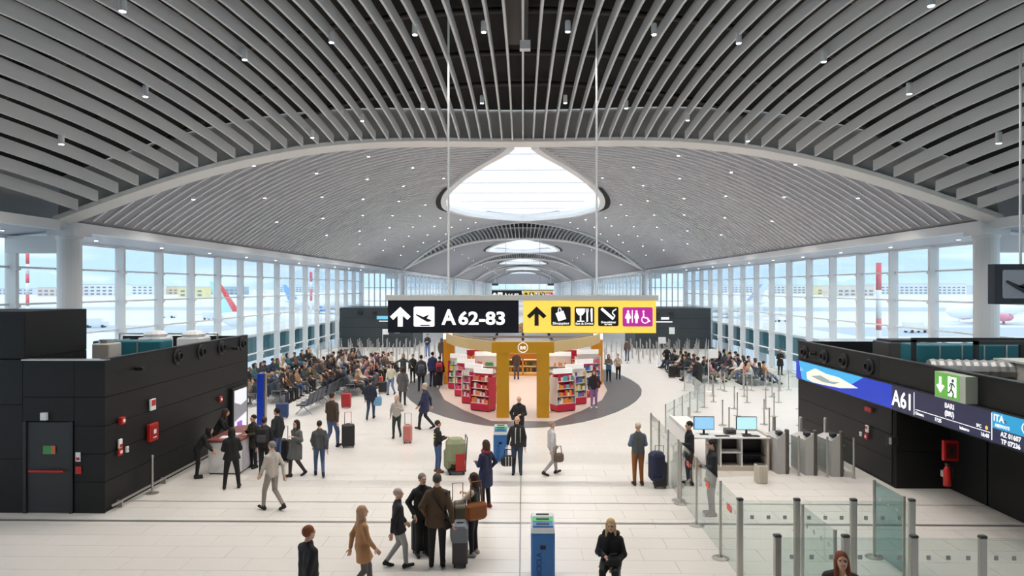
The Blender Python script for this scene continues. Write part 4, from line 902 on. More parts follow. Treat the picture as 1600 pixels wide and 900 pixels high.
for i in range(6):
    for j in range(7):
        xq = 6.1+1.5*i+.35*(j % 2)+rq.uniform(-.1,.1); yq = 24.9+1.75*j+rq.uniform(-.15,.15)
        if xq < 5.35+(yq-25.3)*.62+.9 and yq < 30.6: continue
        if xq > 14.4 or yq > 36.2 or xq < 8.9 and yq > 30: continue
        stan(xq, yq, 'slim steel queue post in the lanes behind the white desk', 'queue posts behind the desk')
for sgn, nm in ((-1, 'left'), (1, 'right')):
    for i in range(13):
        for j in range(8):
            xq = sgn*(5.9+.82*i+.2*(j % 2)); yq = 48.5+1.45*j
            if abs(xq) > 16.3: continue
            if any(math.hypot(xq-q[0], yq-q[1]) < .7 for q in (fp(668,557), fp(690,566), fp(980,564), fp(1042,577), fp(598,552), fp(1029,572))): continue
            stan(xq, yq, 'thin queue post in the dense field before the far %s enclosure' % nm, 'far %s queue posts' % nm)
# queue sign poles
for (px, py, hh, lab) in [(1107, 612, 2.2, 'thin pole with blank notice among the right hand queue'), (1029, 572, 2.0, 'thin pole with white notice near the far right enclosure'), (598, 552, 2.0, 'thin pole with white notice near the far left enclosure')]:
    xq, yq = fp(px, py); e = empty('notice_pole', (xq, yq, 0)); tag(e, lab, 'sign', 'notice poles')
    MB().lathe([(.2,0),(.2,.015),(.025,.03),(.025,hh)], n=10).build('pole', M_white, e); MB().bbox((.0,-.02,hh-.45), (.5,.02,hh), .01).build('notice', M_wht, e)
# white desk with monitors
dk = empty('service_desk', (6.3, 20.6, 0)); tag(dk, 'white U-shaped service desk with open dark shelves and two monitors', 'desk')
dx0, dx1, dy0 = at(1128, 19.9), at(1200, 19.9), 19.9
mwd = mat('desk_white', (.78,.77,.76), .4); mbe = mat('desk_beige', (.55,.48,.42), .5)
MB().box((dx0,20.5,0), (dx1,20.6,.95)).build('back_panel', mwd, dk, world=True)
MB().box((dx0-.85,20.0,0), (dx0-.78,23.2,1.05)).build('side_panel', mwd, dk, world=True); MB().box((dx1-.02,19.95,0), (dx1+.06,21.6,1.05)).build('side_panel', mbe, dk, world=True)
MB().bbox((dx0-.85,19.9,.95), (dx1+.08,20.75,1.0), .015).build('worktop', mwd, dk, world=True); MB().bbox((dx0-.85,20.75,.95), (dx0-.2,23.2,1.0), .015).build('worktop', mwd, dk, world=True)
MB().box((dx0-.3,19.95,.0), (dx1,20.5,.12)).build('plinth', mbe, dk, world=True)
mdk = mat('shelf_black', (.015,.014,.016), .6)
MB().box((dx0-.3,20.44,.12), (dx1-.02,20.5,.95)).build('shelf_back', mdk, dk, world=True)
for xq in (dx0-.3, dx0, dx0+.62): MB().box((xq-.02,20.0,.12), (xq+.02,20.5,.95)).build('divider', mwd, dk, world=True)
MB().box((dx0,20.02,.5), (dx0+.62,20.45,.54)).build('shelf', mwd, dk, world=True)
MB().box((dx0+.62,20.02,.42), (dx1-.03,20.45,.44)).build('shelf', mdk, dk, world=True)
for (xq, lab, gc) in [(dx0-.42, 'left monitor with pale blue screen on the white desk', (150,205,245)), (dx0+.85, 'right monitor with bright cyan screen on the white desk', (190,240,245))]:
    e = empty('monitor', (xq, 20.3, 1.0)); tag(e, lab, 'monitor', 'desk monitors')
    MB().bbox((-.31,-.02,.14), (.31,.03,.54), .01).build('bezel', M_blackm, e); MB().box((-.29,-.028,.16), (.29,-.02,.52)).build('screen', scr('mon_%d' % gc[0], rgb(*gc), .9), e)
    MB().box((-.03,.0,.0), (.03,.03,.2)).build('stand', M_blackm, e); MB().bbox((-.13,-.09,0), (.13,.09,.015), .005).build('foot', M_blackm, e)
for xq, ww, lab in [(dx0+.05, .42, 'black keyboard before the left desk monitor'), (dx0+.9, .5, 'black keyboard before the right desk monitor')]:
    e = empty('keyboard', (xq, 20.05, 1.0)); tag(e, lab, 'keyboard', 'desk keyboards'); MB().bbox((-ww/2,-.08,0), (ww/2,.08,.02), .006).build('case', M_blackm, e); MB().box((-ww/2+.02,-.06,.02), (ww/2-.02,.06,.026)).build('keys', mdk, e)
e = empty('document_printer', (dx0+.38, 20.4, 1.0)); tag(e, 'small dark printer between the two desk monitors', 'printer'); MB().bbox((-.16,-.14,0), (.16,.14,.16), .02).build('case', mat('printer_grey', (.07,.07,.075), .5), e); MB().box((-.1,-.15,.05), (.1,-.14,.08)).build('slot', M_seam, e)
bx_, by_ = fp(1193, 757); e = empty('waste_basket', (bx_, by_+.2, 0)); tag(e, 'beige slatted waste basket by the white desk', 'bin')
MB().bbox((-.15,-.14,.0), (.15,.14,.5), .02).build('body', mat('basket_beige', (.62,.56,.46), .6), e)
for q in (-.11,-.04,.04,.11): MB().box((q-.02,-.155,.02), (q+.02,-.14,.48)).build('slat', mat('basket_pale', (.7,.64,.54), .6), e)
MB().box((-.12,-.11,.5), (.12,.11,.505)).build('opening', mdk, e)
# boarding e-gates
for i, (px, py, lab) in enumerate([(1222, 741, 'boarding gate cabinet nearest the white desk'), (1266, 743, 'middle boarding gate cabinet'), (1307, 745, 'boarding gate cabinet beside the black wall')]):
    xq, yq = fp(px, py); e = empty('boarding_gate', (xq, yq, 0)); tag(e, lab, 'turnstile', 'boarding gates')
    MB().add([(-.14,0,0),(.1,0,0),(.1,1.05,0),(-.14,1.05,0),(-.14,0,1.02),(.1,0,1.22),(.1,1.05,1.05),(-.14,1.05,.95)], [(0,3,2,1),(4,5,6,7),(0,1,5,4),(1,2,6,5),(2,3,7,6),(3,0,4,7)]).build('cabinet', mat('gate_grey', (.46,.45,.44), .5, noise=.08), e)
    MB().bbox((.1,-.03,0), (.2,.1,1.3), .02).build('front_post', mat('gate_bronze', (.12,.105,.09), .4, .5), e); MB().bbox((.1,.95,0), (.18,1.07,1.5), .02).build('rear_post', M_steel, e)
    MB().box((.22,.3,.25), (.24,1.0,1.15)).build('flap_pane', M_bglass, e); MB().box((.2,.05,.12), (.26,1.0,.2)).build('foot_rail', M_steel, e); MB().box((.2,.05,.85), (.26,1.0,.9)).build('hand_rail', M_steel, e)
    MB().lathe([(.06,0),(.06,.01),(.03,.02),(.03,1.15)], (.42,-.15,0), 12).build('guide_post', M_steel, e); MB().box((.40,-.12,.2), (.42,.8,1.05)).build('guide_pane', M_bglass, e)
    MB().bbox((-.1,.05,1.1), (.05,.28,1.22), .02).build('reader', M_blackm, e)
# recycling bins
def recycling_bin(x, y, label, h=1.05):
    e = empty('recycling_bin', (x, y, 0)); tag(e, label, 'bin', 'recycling bins')
    mb_ = mat('bin_blue', rgb(52,120,190), .4); mgn = mat('bin_green', rgb(60,190,110), .4); mgr = mat('bin_grey', (.7,.72,.74), .4)
    MB().bbox((-.22,-.25,0), (.22,.25,h-.14), .03).build('body', mb_, e)
    MB().add([(-.22,-.25,h-.16),(.22,-.25,h-.16),(.22,.25,h-.02),(-.22,.25,h-.02),(-.2,-.2,h-.08),(.2,-.2,h-.08),(.2,.22,h+.06),(-.2,.22,h+.06)], [(0,3,2,1),(4,5,6,7),(0,1,5,4),(1,2,6,5),(2,3,7,6),(3,0,4,7)]).build('lid', mgr, e)
    for (a0, a1, m_) in ((.04,.32,mb_),(.36,.64,mgn),(.68,.95,mgr)):
        q = lambda t: (-.2+.42*t, h-.08+.14*t+.004)
        (y0, z0), (y1, z1) = q(a0), q(a1); MB().add([(-.19,y0,z0),(.19,y0,z0),(.19,y1,z1),(-.19,y1,z1),(-.19,y0,z0+.02),(.19,y0,z0+.02),(.19,y1,z1+.02),(-.19,y1,z1+.02)], [(0,3,2,1),(4,5,6,7),(0,1,5,4),(1,2,6,5),(2,3,7,6),(3,0,4,7)]).build('rim', m_, e)
        ya = y0+.03; yb_ = y1-.03; za = q((ya+.2)/.42)[1]+.022; zb = q((yb_+.2)/.42)[1]+.022
        MB().add([(-.12,ya,za),(.12,ya,za),(.12,yb_,zb),(-.12,yb_,zb)], [(0,1,2,3)]).build('slot', mdk, e)
    MB().box((-.05,-.262,h-.45), (.05,-.25,h-.38)).build('lock', M_blackm, e)
    me = text_mesh('RICICLA', .13, .01, 'CENTER'); me.materials.append(mat('bin_navy', rgb(25,60,130), .5)); o = bpy.data.objects.new('lettering', me); C.objects.link(o); o.parent = e
    o.matrix_local = Matrix(((0,-1,0,-.03),(0,0,-1,-.254),(1,0,0,.3),(0,0,0,1)))
recycling_bin(at(848, 12.55), 12.6, 'blue recycling bin with green lid slot at the bottom centre')
recycling_bin(at(782, 20.9), 21.1, 'blue recycling bin standing behind the man with black bag', 1.0)
# information counter on the left
ct = empty('promotion_counter', (-8.7, 20.2, 0)); tag(ct, 'white counter with dark red top by the left enclosure', 'counter')
MB().bbox((-9.12,19.3,.04), (-8.2,21.4,.95), .03).build('body', mwd, ct, world=True); MB().box((-9.08,19.34,0), (-8.24,21.36,.05)).build('plinth', mdk, ct, world=True)
MB().bbox((-9.16,19.26,.95), (-8.16,21.44,1.0), .015).build('top', mat('counter_top', rgb(120,60,55), .4), ct, world=True)
MB().box((-8.2,19.5,.1), (-8.185,21.2,.9)).build('graphic', mat('counter_graphic', (.55,.52,.58), .5, noise=.3, nscale=3), ct, world=True)
for (xq, yq, lab) in ((-8.75,19.6,'white leaflet stack nearest the camera on the counter'), (-8.6,20.0,'white leaflet stack at the middle of the counter')):
    e = empty('leaflet_stack', (xq, yq, 1.0)); tag(e, lab, 'leaflets', 'leaflets on the counter'); MB().box((-.11,-.15,0), (.11,.15,.03)).build('paper', M_wht, e); MB().box((-.10,-.13,.03), (.1,.12,.036)).build('top_sheet', mat('leaflet', (.8,.75,.75), .6), e)
# ================================================================ people: one smooth-blended skin each
def _cap(P, a, b, ra, rb):
    a = np.array(a, float); b = np.array(b, float); ba = b-a; L = float(ba@ba) or 1e-9
    pa = P-a; t = np.clip((pa@ba)/L, 0, 1); return np.linalg.norm(pa-t[..., None]*ba, axis=-1)-(ra+t*(rb-ra))
def _hem(P, a, b, ra, rb):
    a = np.array(a, float); b = np.array(b, float); u = (b-a)/np.linalg.norm(b-a); return np.maximum(_cap(P, a, b, ra, rb), (P-b)@u)
def _ell(P, c, r):
    q = (P-np.array(c))/np.array(r); return (np.linalg.norm(q, axis=-1)-1)*min(r)
def sdf_mesh(prims, h, k=.03, cut=None, sub=(), floor=None):
    """prims: ('c',a,b,ra,rb,label) or ('e',c,r,label) -> verts, quads, face labels (surface nets)"""
    lo = np.array([1e9]*3); hi = -lo; bb = []
    for p in prims:
        if p[0] in 'ch': a = np.array(p[1], float); b = np.array(p[2], float); r = max(p[3], p[4]); l, u = np.minimum(a, b)-r, np.maximum(a, b)+r
        else: l = np.array(p[1])-np.array(p[2]); u = np.array(p[1])+np.array(p[2])
        bb.append((l, u)); lo = np.minimum(lo, l); hi = np.maximum(hi, u)
    lo = lo-3*h; n = np.ceil((hi+3*h-lo)/h).astype(int)+1
    ax = [lo[i]+h*np.arange(n[i]) for i in range(3)]
    D = np.full(n, .5); Lb = np.zeros(n, np.int8); D0 = np.full(n, .5)
    for p, (l, u) in zip(prims, bb):
        i0 = np.maximum(((l-k*1.5-2*h-lo)/h).astype(int), 0); i1 = np.minimum(((u+k*1.5+2*h-lo)/h).astype(int)+2, n)
        sl = tuple(slice(a, b) for a, b in zip(i0, i1))
        G_ = np.stack(np.meshgrid(*[ax[i][sl[i]] for i in range(3)], indexing='ij'), -1)
        d = _cap(G_, *p[1:5]) if p[0] == 'c' else (_hem(G_, *p[1:5]) if p[0] == 'h' else _ell(G_, p[1], p[2]))
        kk = p[-2] if isinstance(p[-2], float) and len(p) in (5, 7) else k
        cur = D[sl]; m = np.clip(.5+.5*(cur-d)/kk, 0, 1); new = cur*(1-m)+d*m-kk*m*(1-m)
        w = d < D0[sl]; Lb[sl] = np.where(w, p[-1], Lb[sl]); D0[sl] = np.minimum(D0[sl], d); D[sl] = new
    if sub or cut or floor is not None:
        G_ = np.stack(np.meshgrid(*ax, indexing='ij'), -1)
        for q in sub: D = np.maximum(D, -(_ell(G_, q[1], q[2]) if q[0] == 'e' else _cap(G_, *q[1:5])))
        if cut: D = np.maximum(D, cut(G_))
        if floor is not None: D = np.maximum(D, floor-G_[..., 2])
    s_ = D < 0; c8 = np.zeros(n-1, int)
    for dx in (0,1):
        for dy in (0,1):
            for dz in (0,1): c8 += s_[dx:n[0]-1+dx, dy:n[1]-1+dy, dz:n[2]-1+dz]
    I = np.argwhere((c8 > 0) & (c8 < 8)); idx = -np.ones(n-1, int); idx[tuple(I.T)] = np.arange(len(I))
    acc = np.zeros((len(I), 3)); cnt = np.zeros(len(I))
    co = [(0,0,0),(1,0,0),(0,1,0),(1,1,0),(0,0,1),(1,0,1),(0,1,1),(1,1,1)]
    for a in range(8):
        for b in range(a+1, 8):
            A = np.array(co[a]); B = np.array(co[b])
            if np.abs(A-B).sum() != 1: continue
            da = D[tuple((I+A).T)]; db = D[tuple((I+B).T)]; m = (da < 0) != (db < 0)
            t = np.where(m, da/np.where(m, da-db, 1), 0)
            acc += np.where(m[:, None], A+(B-A)*t[:, None], 0); cnt += m
    V = lo+h*(I+acc/cnt[:, None]); VL = Lb[tuple(I.T)]; Q = []
    for axn in range(3):
        e0 = [slice(1, -1)]*3; e0[axn] = slice(0, n[axn]-1); e1 = list(e0); e1[axn] = slice(1, n[axn])
        m = s_[tuple(e0)] != s_[tuple(e1)]; E = np.argwhere(m)+np.array([0 if i == axn else 1 for i in range(3)])
        if not len(E): continue
        u = np.eye(3, dtype=int)[(axn+1) % 3]; v = np.eye(3, dtype=int)[(axn+2) % 3]
        q = np.stack([idx[tuple((E-u-v).T)], idx[tuple((E-v).T)], idx[tuple(E.T)], idx[tuple((E-u).T)]], 1)
        ins = s_[tuple(E.T)]; q[~ins] = q[~ins][:, ::-1]; Q.append(q)
    Q = np.concatenate(Q); Q = Q[(Q >= 0).all(1)]
    return V, Q, VL[Q[:, 0]]
SKIN, TOP, LEG, SHOE, EYE, LIP, TOP2 = range(7)
_c = {}
def head_geo(h):
    if ('head', h) not in _c:
        P = [('e',(0,-.012,.028),(.074,.096,.090),SKIN), ('e',(0,.026,-.022),(.060,.066,.088),SKIN), ('c',(0,.02,-.05),(0,.056,-.085),.05,.028,SKIN),
             ('c',(0,-.012,-.06),(0,-.035,-.19),.050,.056,SKIN), ('c',(0,.088,.004),(0,.104,-.026),.009,.013,SKIN), ('c',(-.034,.078,.024),(.034,.078,.024),.012,.012,SKIN)]
        P += [('e',(s_*.076,-.008,-.006),(.012,.021,.032),SKIN) for s_ in (-1,1)]
        P += [('e',(s_*.030,.082,.004),(.014,.010,.007),EYE) for s_ in (-1,1)]+[('c',(-.019,.081,-.056),(.019,.081,-.056),.008,.008,LIP)]
        _c[('head', h)] = sdf_mesh(P, h, .016)
    return _c[('head', h)]
def hand_geo(h, curl):
    if ('hand', h, curl) not in _c:
        P = [('e',(.048,0,0),(.052,.042,.018),SKIN), ('c',(-.035,0,0),(.02,0,0),.027,.026,SKIN)]
        for yq, L in ((-.031,.052),(-.011,.066),(.011,.070),(.031,.062)):
            p = np.array([.088,yq,0.]); a = math.radians(curl*.5)
            for f_, rr in ((.45,.0095),(.32,.009),(.23,.008)):
                q = p+L*1.15*f_*np.array([math.cos(a),0,-math.sin(a)]); P.append(('c',tuple(p),tuple(q),rr,rr*.95,SKIN)); p = q; a += math.radians(curl*.8)
        P += [('c',(.02,.03,-.004),(.052,.058,-.014),.014,.011,SKIN), ('c',(.052,.058,-.014),(.082,.060,-.024),.011,.009,SKIN)]
        _c[('hand', h, curl)] = sdf_mesh(P, h, .008)
    return _c[('hand', h, curl)]
def hair_geo(kind, h):
    if (kind, h) in _c: return _c[(kind, h)]
    cap = [('e',(0,-.022,.036),(.084,.102,.096),0)]; sub = [('e',(0,.115,-.045),(.078,.085,.105))]; cut = lambda G_: -.055-G_[..., 2]
    if kind == 'long': cap += [('c',(s_*.062,-.012,.0),(s_*.078,.01,-.22),.034,.03,0) for s_ in (-1,1)]+[('c',(0,-.075,.02),(0,-.085,-.24),.055,.05,0),('c',(-.05,-.07,-.02),(-.05,-.07,-.22),.04,.04,0),('c',(.05,-.07,-.02),(.05,-.07,-.22),.04,.04,0)]; cut = None
    elif kind == 'bob': cap += [('c',(s_*.062,-.02,.0),(s_*.072,.0,-.11),.036,.03,0) for s_ in (-1,1)]+[('c',(0,-.075,.02),(0,-.075,-.11),.055,.05,0)]; cut = None
    elif kind == 'bun': cap += [('e',(0,-.118,.075),(.042,.042,.042),0)]
    elif kind == 'tail': cap += [('c',(0,-.11,.05),(0,-.13,-.16),.034,.02,0)]; cut = None
    elif kind == 'bald': cut = lambda G_: np.maximum(-.055-G_[..., 2], G_[..., 2]-.035)
    elif kind == 'cap': cap = [('e',(0,-.012,.052),(.088,.104,.075),0), ('c',(-.03,.08,.052),(.03,.08,.052),.012,.012,0), ('c',(-.035,.12,.044),(.035,.12,.044),.012,.012,0)]; sub = []; cut = lambda G_: .032-G_[..., 2]
    elif kind == 'hood': cap = [('e',(0,-.03,.02),(.105,.12,.125),0), ('c',(0,-.05,-.08),(0,-.07,-.16),.09,.10,0)]; sub = [('e',(0,.115,-.02),(.078,.10,.105))]; cut = None
    elif kind == 'beanie': cap = [('e',(0,-.016,.05),(.092,.108,.098),0)]; sub = []; cut = lambda G_: .018-G_[..., 2]
    V, Q, L = sdf_mesh(cap, h, .03, cut, sub); _c[(kind, h)] = (V, Q, L); return _c[(kind, h)]
def rotx(p, a, o): c, s_ = math.cos(a), math.sin(a); y, z = p[1]-o[1], p[2]-o[2]; return (p[0], o[1]+y*c-z*s_, o[2]+y*s_+z*c)
ARMS = {'down':((.225,-.02,1.11),(.235,.05,.86)), 'pocket':((.285,-.08,1.15),(.21,.08,.94)), 'phone':((.225,.03,1.13),(.085,.27,1.15)), 'cross':((.25,.07,1.14),(-.03,.21,1.14)),
    'fwd':((.225,.16,1.19),(.17,.40,1.12)), 'swingf':((.225,.05,1.12),(.19,.19,.94)), 'swingb':((.225,-.13,1.13),(.225,-.17,.88)), 'handle':((.255,-.1,1.13),(.29,-.13,.88)),
    'up':((.24,.18,1.28),(.12,.26,1.50)), 'lap':((.235,.05,1.13),(.11,.27,1.02)), 'chin':((.2,.18,1.12),(.05,.2,1.38)), 'out':((.38,.05,1.25),(.5,.15,1.08)), 'strap':((.25,.02,1.14),(.13,.2,1.25))}
def make_body(pose, aL, aR, bulk, lean, head, coat, fine, collar, sleeve):
    key = (pose, aL, aR, round(bulk, 2), lean, head, coat, fine, collar, sleeve)
    if key in _c: return _c[key]
    seated = pose.startswith('sit'); dz = -.42 if seated else 0.0
    hipz = .93+dz; J = {}
    def up(p):
        q = (p[0], p[1], p[2]+dz); return rotx(q, -math.radians(lean), (0, 0, hipz))
    P = []; b = bulk
    for s_ in (-1, 1):
        P.append(('c', up((s_*.06,0,.93)), up((s_*.06,.0,1.12)), .112+b*.5, .098+b*.7, TOP)); P.append(('c', up((s_*.06,.0,1.12)), up((s_*.075,-.005,1.31)), .098+b*.7, .098+b*.5, TOP))
        P.append(('c', up((s_*.05,-.015,1.415)), up((s_*.148,-.012,1.372)), .062+b*.25, .058+b*.25, TOP))
    P.append(('c', up((0,-.01,1.38)), up((0,.0,1.46)), .075+b*.3, .06 if not collar else .078, TOP))
    hands = []
    for s_, am in ((-1, aL), (1, aR)):
        el, wr = ARMS[am]; sh = up((s_*.165,-.01,1.365)); e_ = up((s_*el[0], el[1], el[2])); w = up((s_*wr[0], wr[1], wr[2]))
        lab = TOP if sleeve == 'long' else (SKIN if sleeve == 'short' else TOP2)
        P.append(('c', sh, e_, .056+b*.4, .047+b*.45, TOP if sleeve != 'vest' else TOP2)); P.append(('c', e_, w, .047+b*.45, .035+b*.3, lab))
        d = np.array(w)-np.array(e_); d = d/np.linalg.norm(d); hands.append((s_, np.array(w), d, am))
    if pose == 'walk': LG = {-1: ((-.10,.16,.50),(-.10,.20,.09),15), 1: ((.10,.02,.50),(.10,-.30,.16),-30)}
    elif pose == 'walk2': LG = {1: ((.10,.14,.50),(.10,.16,.09),10), -1: ((-.10,.04,.50),(-.10,-.24,.13),-25)}
    elif pose == 'wide': LG = {-1: ((-.15,.02,.50),(-.19,0,.09),0), 1: ((.15,.02,.50),(.19,0,.09),0)}
    elif pose == 'sit': LG = {-1: ((-.11,.44,.52),(-.12,.46,.09),0), 1: ((.11,.44,.52),(.12,.46,.09),0)}
    elif pose == 'sitx': LG = {-1: ((-.10,.44,.52),(-.10,.44,.09),0), 1: ((.02,.46,.62),(-.12,.62,.30),10)}
    elif pose == 'sits': LG = {-1: ((-.11,.43,.50),(-.13,.74,.12),20), 1: ((.11,.43,.50),(.10,.70,.11),20)}
    else: LG = {-1: ((-.095,.025,.50),(-.105,-.01,.09),0), 1: ((.095,.025,.50),(.105,-.01,.09),0)}
    for s_ in (-1, 1):
        kn, an, tp = LG[s_]; hp = (s_*.088, 0, .92+dz)
        P.append(('c', hp, kn, .094+b*.3, .062+b*.15, .012, LEG)); P.append(('c', kn, an, .062+b*.15, .046+b*.1, .012, LEG))
        tr = math.radians(tp); hx, toe = (an[0], an[1]-.045, an[2]-.045), (an[0]*1.15, an[1]+.155*math.cos(tr), an[2]-.052+.155*math.sin(tr))
        P.append(('c', hx, toe, .046, .038, .012, SHOE)); P.append(('c', an, hx, .047, .045, .012, SHOE))
        if coat:
            kn_, f_ = np.array(kn), coat; q = np.array(hp)+(kn_-np.array(hp))*f_
            P.append(('h', hp, tuple(q), .112+b*.5, .125+b*.6, .03, TOP)); P.append(('h', (0,0,hp[2]), tuple((q[0]*.2, q[1], q[2])), .112+b*.4, .125+b*.5, .04, TOP))
    V, Q, L = sdf_mesh(P, .018 if fine else .03, .03, floor=.0)
    hy, hp_, = head
    hc = np.array(up((0,.012,1.625))); R_ = (Matrix.Rotation(math.radians(hy), 3, 'Z') @ Matrix.Rotation(math.radians(-hp_-lean*.3), 3, 'X'))
    R_ = np.array(R_)
    Vh, Qh, Lh = head_geo(.0085 if fine else .018)
    parts = [(V, Q, L), (Vh@R_.T+hc, Qh, Lh)]
    for s_, w, d, am in hands:
        Vk, Qk, Lk = hand_geo(.0055 if fine else .012, 62 if am in ('handle','phone','strap','fwd','out') else 28)
        Vk = Vk.copy(); Qk2 = Qk
        if s_ < 0: Vk[:, 1] *= -1; Qk2 = Qk[:, ::-1]
        zz = np.array([-s_*1.0, 0, 0]) if abs(d[2]) > .6 else np.array([0, 0, 1.0])
        yv = np.cross(zz, d); yv /= np.linalg.norm(yv); zv = np.cross(d, yv)
        M_ = np.stack([d, -yv*0+yv, zv], 1)
        parts.append((Vk@M_.T+w+d*.03, Qk2, Lk))
    vs = []; qs = []; ls = []; n0 = 0
    for V_, Q_, L_ in parts: vs.append(V_); qs.append(Q_+n0); ls.append(L_); n0 += len(V_)
    V = np.concatenate(vs); Q = np.concatenate(qs); L = np.concatenate(ls)
    me = np_mesh('person', V, Q, L); _c[key] = (me, hc, hy, hp_+lean*.3); return _c[key]
def np_mesh(name, V, Q, L=None):
    me = bpy.data.meshes.new(name); me.vertices.add(len(V)); me.vertices.foreach_set('co', V.astype(np.float32).ravel())
    me.loops.add(len(Q)*4); me.loops.foreach_set('vertex_index', Q.astype(np.int32).ravel())
    me.polygons.add(len(Q)); me.polygons.foreach_set('loop_start', np.arange(0, len(Q)*4, 4, dtype=np.int32))
    if L is not None: me.polygons.foreach_set('material_index', L.astype(np.int32))
    me.update(calc_edges=True); me.validate(); me.shade_smooth()
    return me
M_eye = mat('eye_dark', (.02,.015,.012), .3)
HAIRC = {'black':(22,19,18),'brown':(62,42,30),'blonde':(196,168,118),'grey':(128,124,120),'red':(128,66,36),'white':(205,202,196),'dark':(38,30,26)}
SKINS = [(214,166,138),(198,148,120),(226,182,158),(164,116,90)]
def person(x, y, rz, label, top, legs, hair=('short','dark'), height=1.74, pose='stand', aL='down', aR='down', bulk=.015, lean=0, head=(0,0), coat=0, shoe=(30,28,28), skin=0, fine=False, group=None, collar=True, sleeve='long', top2=None, z=0.0, extra=()):
    me, hc, hy, hp_ = make_body(pose, aL, aR, bulk, lean, head, coat, fine, collar, sleeve)
    ms = [mat('skin_%d' % skin, rgb(*SKINS[skin]), .5), col(*top), col(*legs), col(*shoe), M_eye, mat('lip', rgb(170,95,85), .5), col(*(top2 or top))]
    if not me.materials:
        for m_ in ms: me.materials.append(m_)
    o = bpy.data.objects.new('person', me); C.objects.link(o); o.location = (x, y, z); o.rotation_euler = (0,0,math.radians(rz)); k_ = height/1.74; o.scale = (k_,k_,k_)
    for i, m_ in enumerate(ms): o.material_slots[i].link = 'OBJECT'; o.material_slots[i].material = m_
    tag(o, label, 'person', group)
    if hair and hair[0] != 'none':
        hh = .0095 if fine else .018; kk = ('hairmesh', hair[0], hh)
        if kk not in _c:
            V_, Q_, L_ = hair_geo(hair[0], hh); _c[kk] = np_mesh('hair', V_, Q_); _c[kk].materials.append(M_eye)
        nm = {'cap':'cap','hood':'hood','beanie':'hat'}.get(hair[0], 'hair')
        ho = bpy.data.objects.new(nm, _c[kk]); C.objects.link(ho); ho.parent = o; ho.location = tuple(hc); ho.rotation_euler = (math.radians(-hp_), 0, math.radians(hy))
        hc_ = HAIRC[hair[1]] if isinstance(hair[1], str) else hair[1]
        ho.material_slots[0].link = 'OBJECT'; ho.material_slots[0].material = col(*hc_)
    for nm, path, r_, cc in extra:
        MB().tube(path, r_, 8).build(nm, col(*cc), o, smooth=True)
    return o
SCARF = [(.085*math.cos(a), .0+.085*math.sin(a), 1.465+.01*math.sin(a)) for a in np.linspace(0, 2*PI, 13)]
HOOD = [(-.12,.02,1.47),(-.11,-.07,1.46),(-.05,-.12,1.43),(.05,-.12,1.43),(.11,-.07,1.46),(.12,.02,1.47)]
def pp(px, hy, fy, rz, label, top, legs, **k):       # placed by its feet and head in the photo frame
    x, y = fp(px, fy); hgt = (fy-hy)/(fy-450.0)*H*.985
    hgt = min(1.92, max(1.52, hgt)); k.setdefault('fine', y < 22)
    return person(x, y, rz, label, top, legs, height=hgt, **k), x, y
BLK = (26,25,27); NAVY = (30,36,62); JEAN = (62,84,118); DJEAN = (44,56,78)
# --- foreground group
pp(683,738,884, 4, 'person seen from behind in brown coat with strap, foreground group', (84,62,42), (24,23,25), hair=('short',(70,64,58)), aL='pocket', aR='handle', bulk=.035, coat=.35, extra=[('strap', [(-.10,-.03,1.475),(-.08,-.115,1.38),(0,-.145,1.25),(.10,-.15,1.1),(.19,-.10,.97)], .014, (30,27,25))])
pp(660,738,868, 205, 'grey haired person in black jacket half hidden behind brown coat', (28,30,28), (24,24,26), hair=('short','grey'), bulk=.03, aL='pocket', aR='pocket', head=(10,-4), coat=.25)
pp(740,737,868, 72, 'person in dark green vest with cream sleeves beside grey suitcase', (50,60,52), (22,22,24), hair=('long','brown'), bulk=.02, aL='fwd', aR='strap', sleeve='vest', top2=(212,200,184), shoe=(170,165,155))
pp(759,686,794, 48, 'person in long navy coat and red scarf, red boots', (34,40,72), (22,20,24), hair=('long','brown'), bulk=.012, aL='phone', aR='pocket', coat=.85, shoe=(140,34,34), extra=[('scarf', SCARF, .045, (176,60,62)), ('scarf_end', [(.03,.11,1.45),(.04,.15,1.3),(.05,.15,1.15)], [.04,.04,.03], (176,60,62))])
pp(808,649,741, 178, 'person in black jacket with pale stripes and jeans holding striped bag', (32,32,34), (56,72,92), hair=('bald','grey'), bulk=.03, aL='down', aR='handle', coat=.15, extra=[('stripe', [(.035,.10,1.42),(.045,.13,1.3),(.045,.135,1.1),(.045,.14,.95)], .014, (190,186,180)), ('stripe', [(-.10,.08,1.40),(-.10,.11,1.3),(-.10,.115,1.1),(-.10,.115,.95)], .012, (170,168,165))])
pp(811,618,697, 176, 'person in black jacket directly behind the striped-jacket person', (24,24,26), (28,28,32), hair=('bald','grey'), bulk=.03, aL='phone', aR='pocket')
pp(684,656,738, -62, 'person in black jacket with yellow back stripes, jeans', (28,29,32), (70,96,138), hair=('short','dark'), bulk=.02, aL='phone', aR='phone', shoe=(130,80,55), extra=[('back_stripe', [(-.12,-.085,1.3),(0,-.12,1.3),(.12,-.085,1.3)], .016, (214,205,60)), ('back_stripe', [(-.11,-.09,1.2),(0,-.122,1.2),(.11,-.09,1.2)], .016, (214,205,60)), ('back_stripe', [(-.11,-.09,1.1),(0,-.122,1.1),(.11,-.09,1.1)], .012, (214,205,60))])
pp(997,659,758, 6, 'person in grey vest, brown trousers and white cap', (84,86,90), (140,84,38), hair=('cap',(215,205,190)), bulk=.02, aL='phone', aR='phone', sleeve='vest', top2=(92,116,140), shoe=(70,44,32))
pp(1077,657,757, 95, 'agent in dark suit behind glass, farther from camera', (26,27,34), (24,25,30), hair=('short','black'), aL='phone', aR='down')
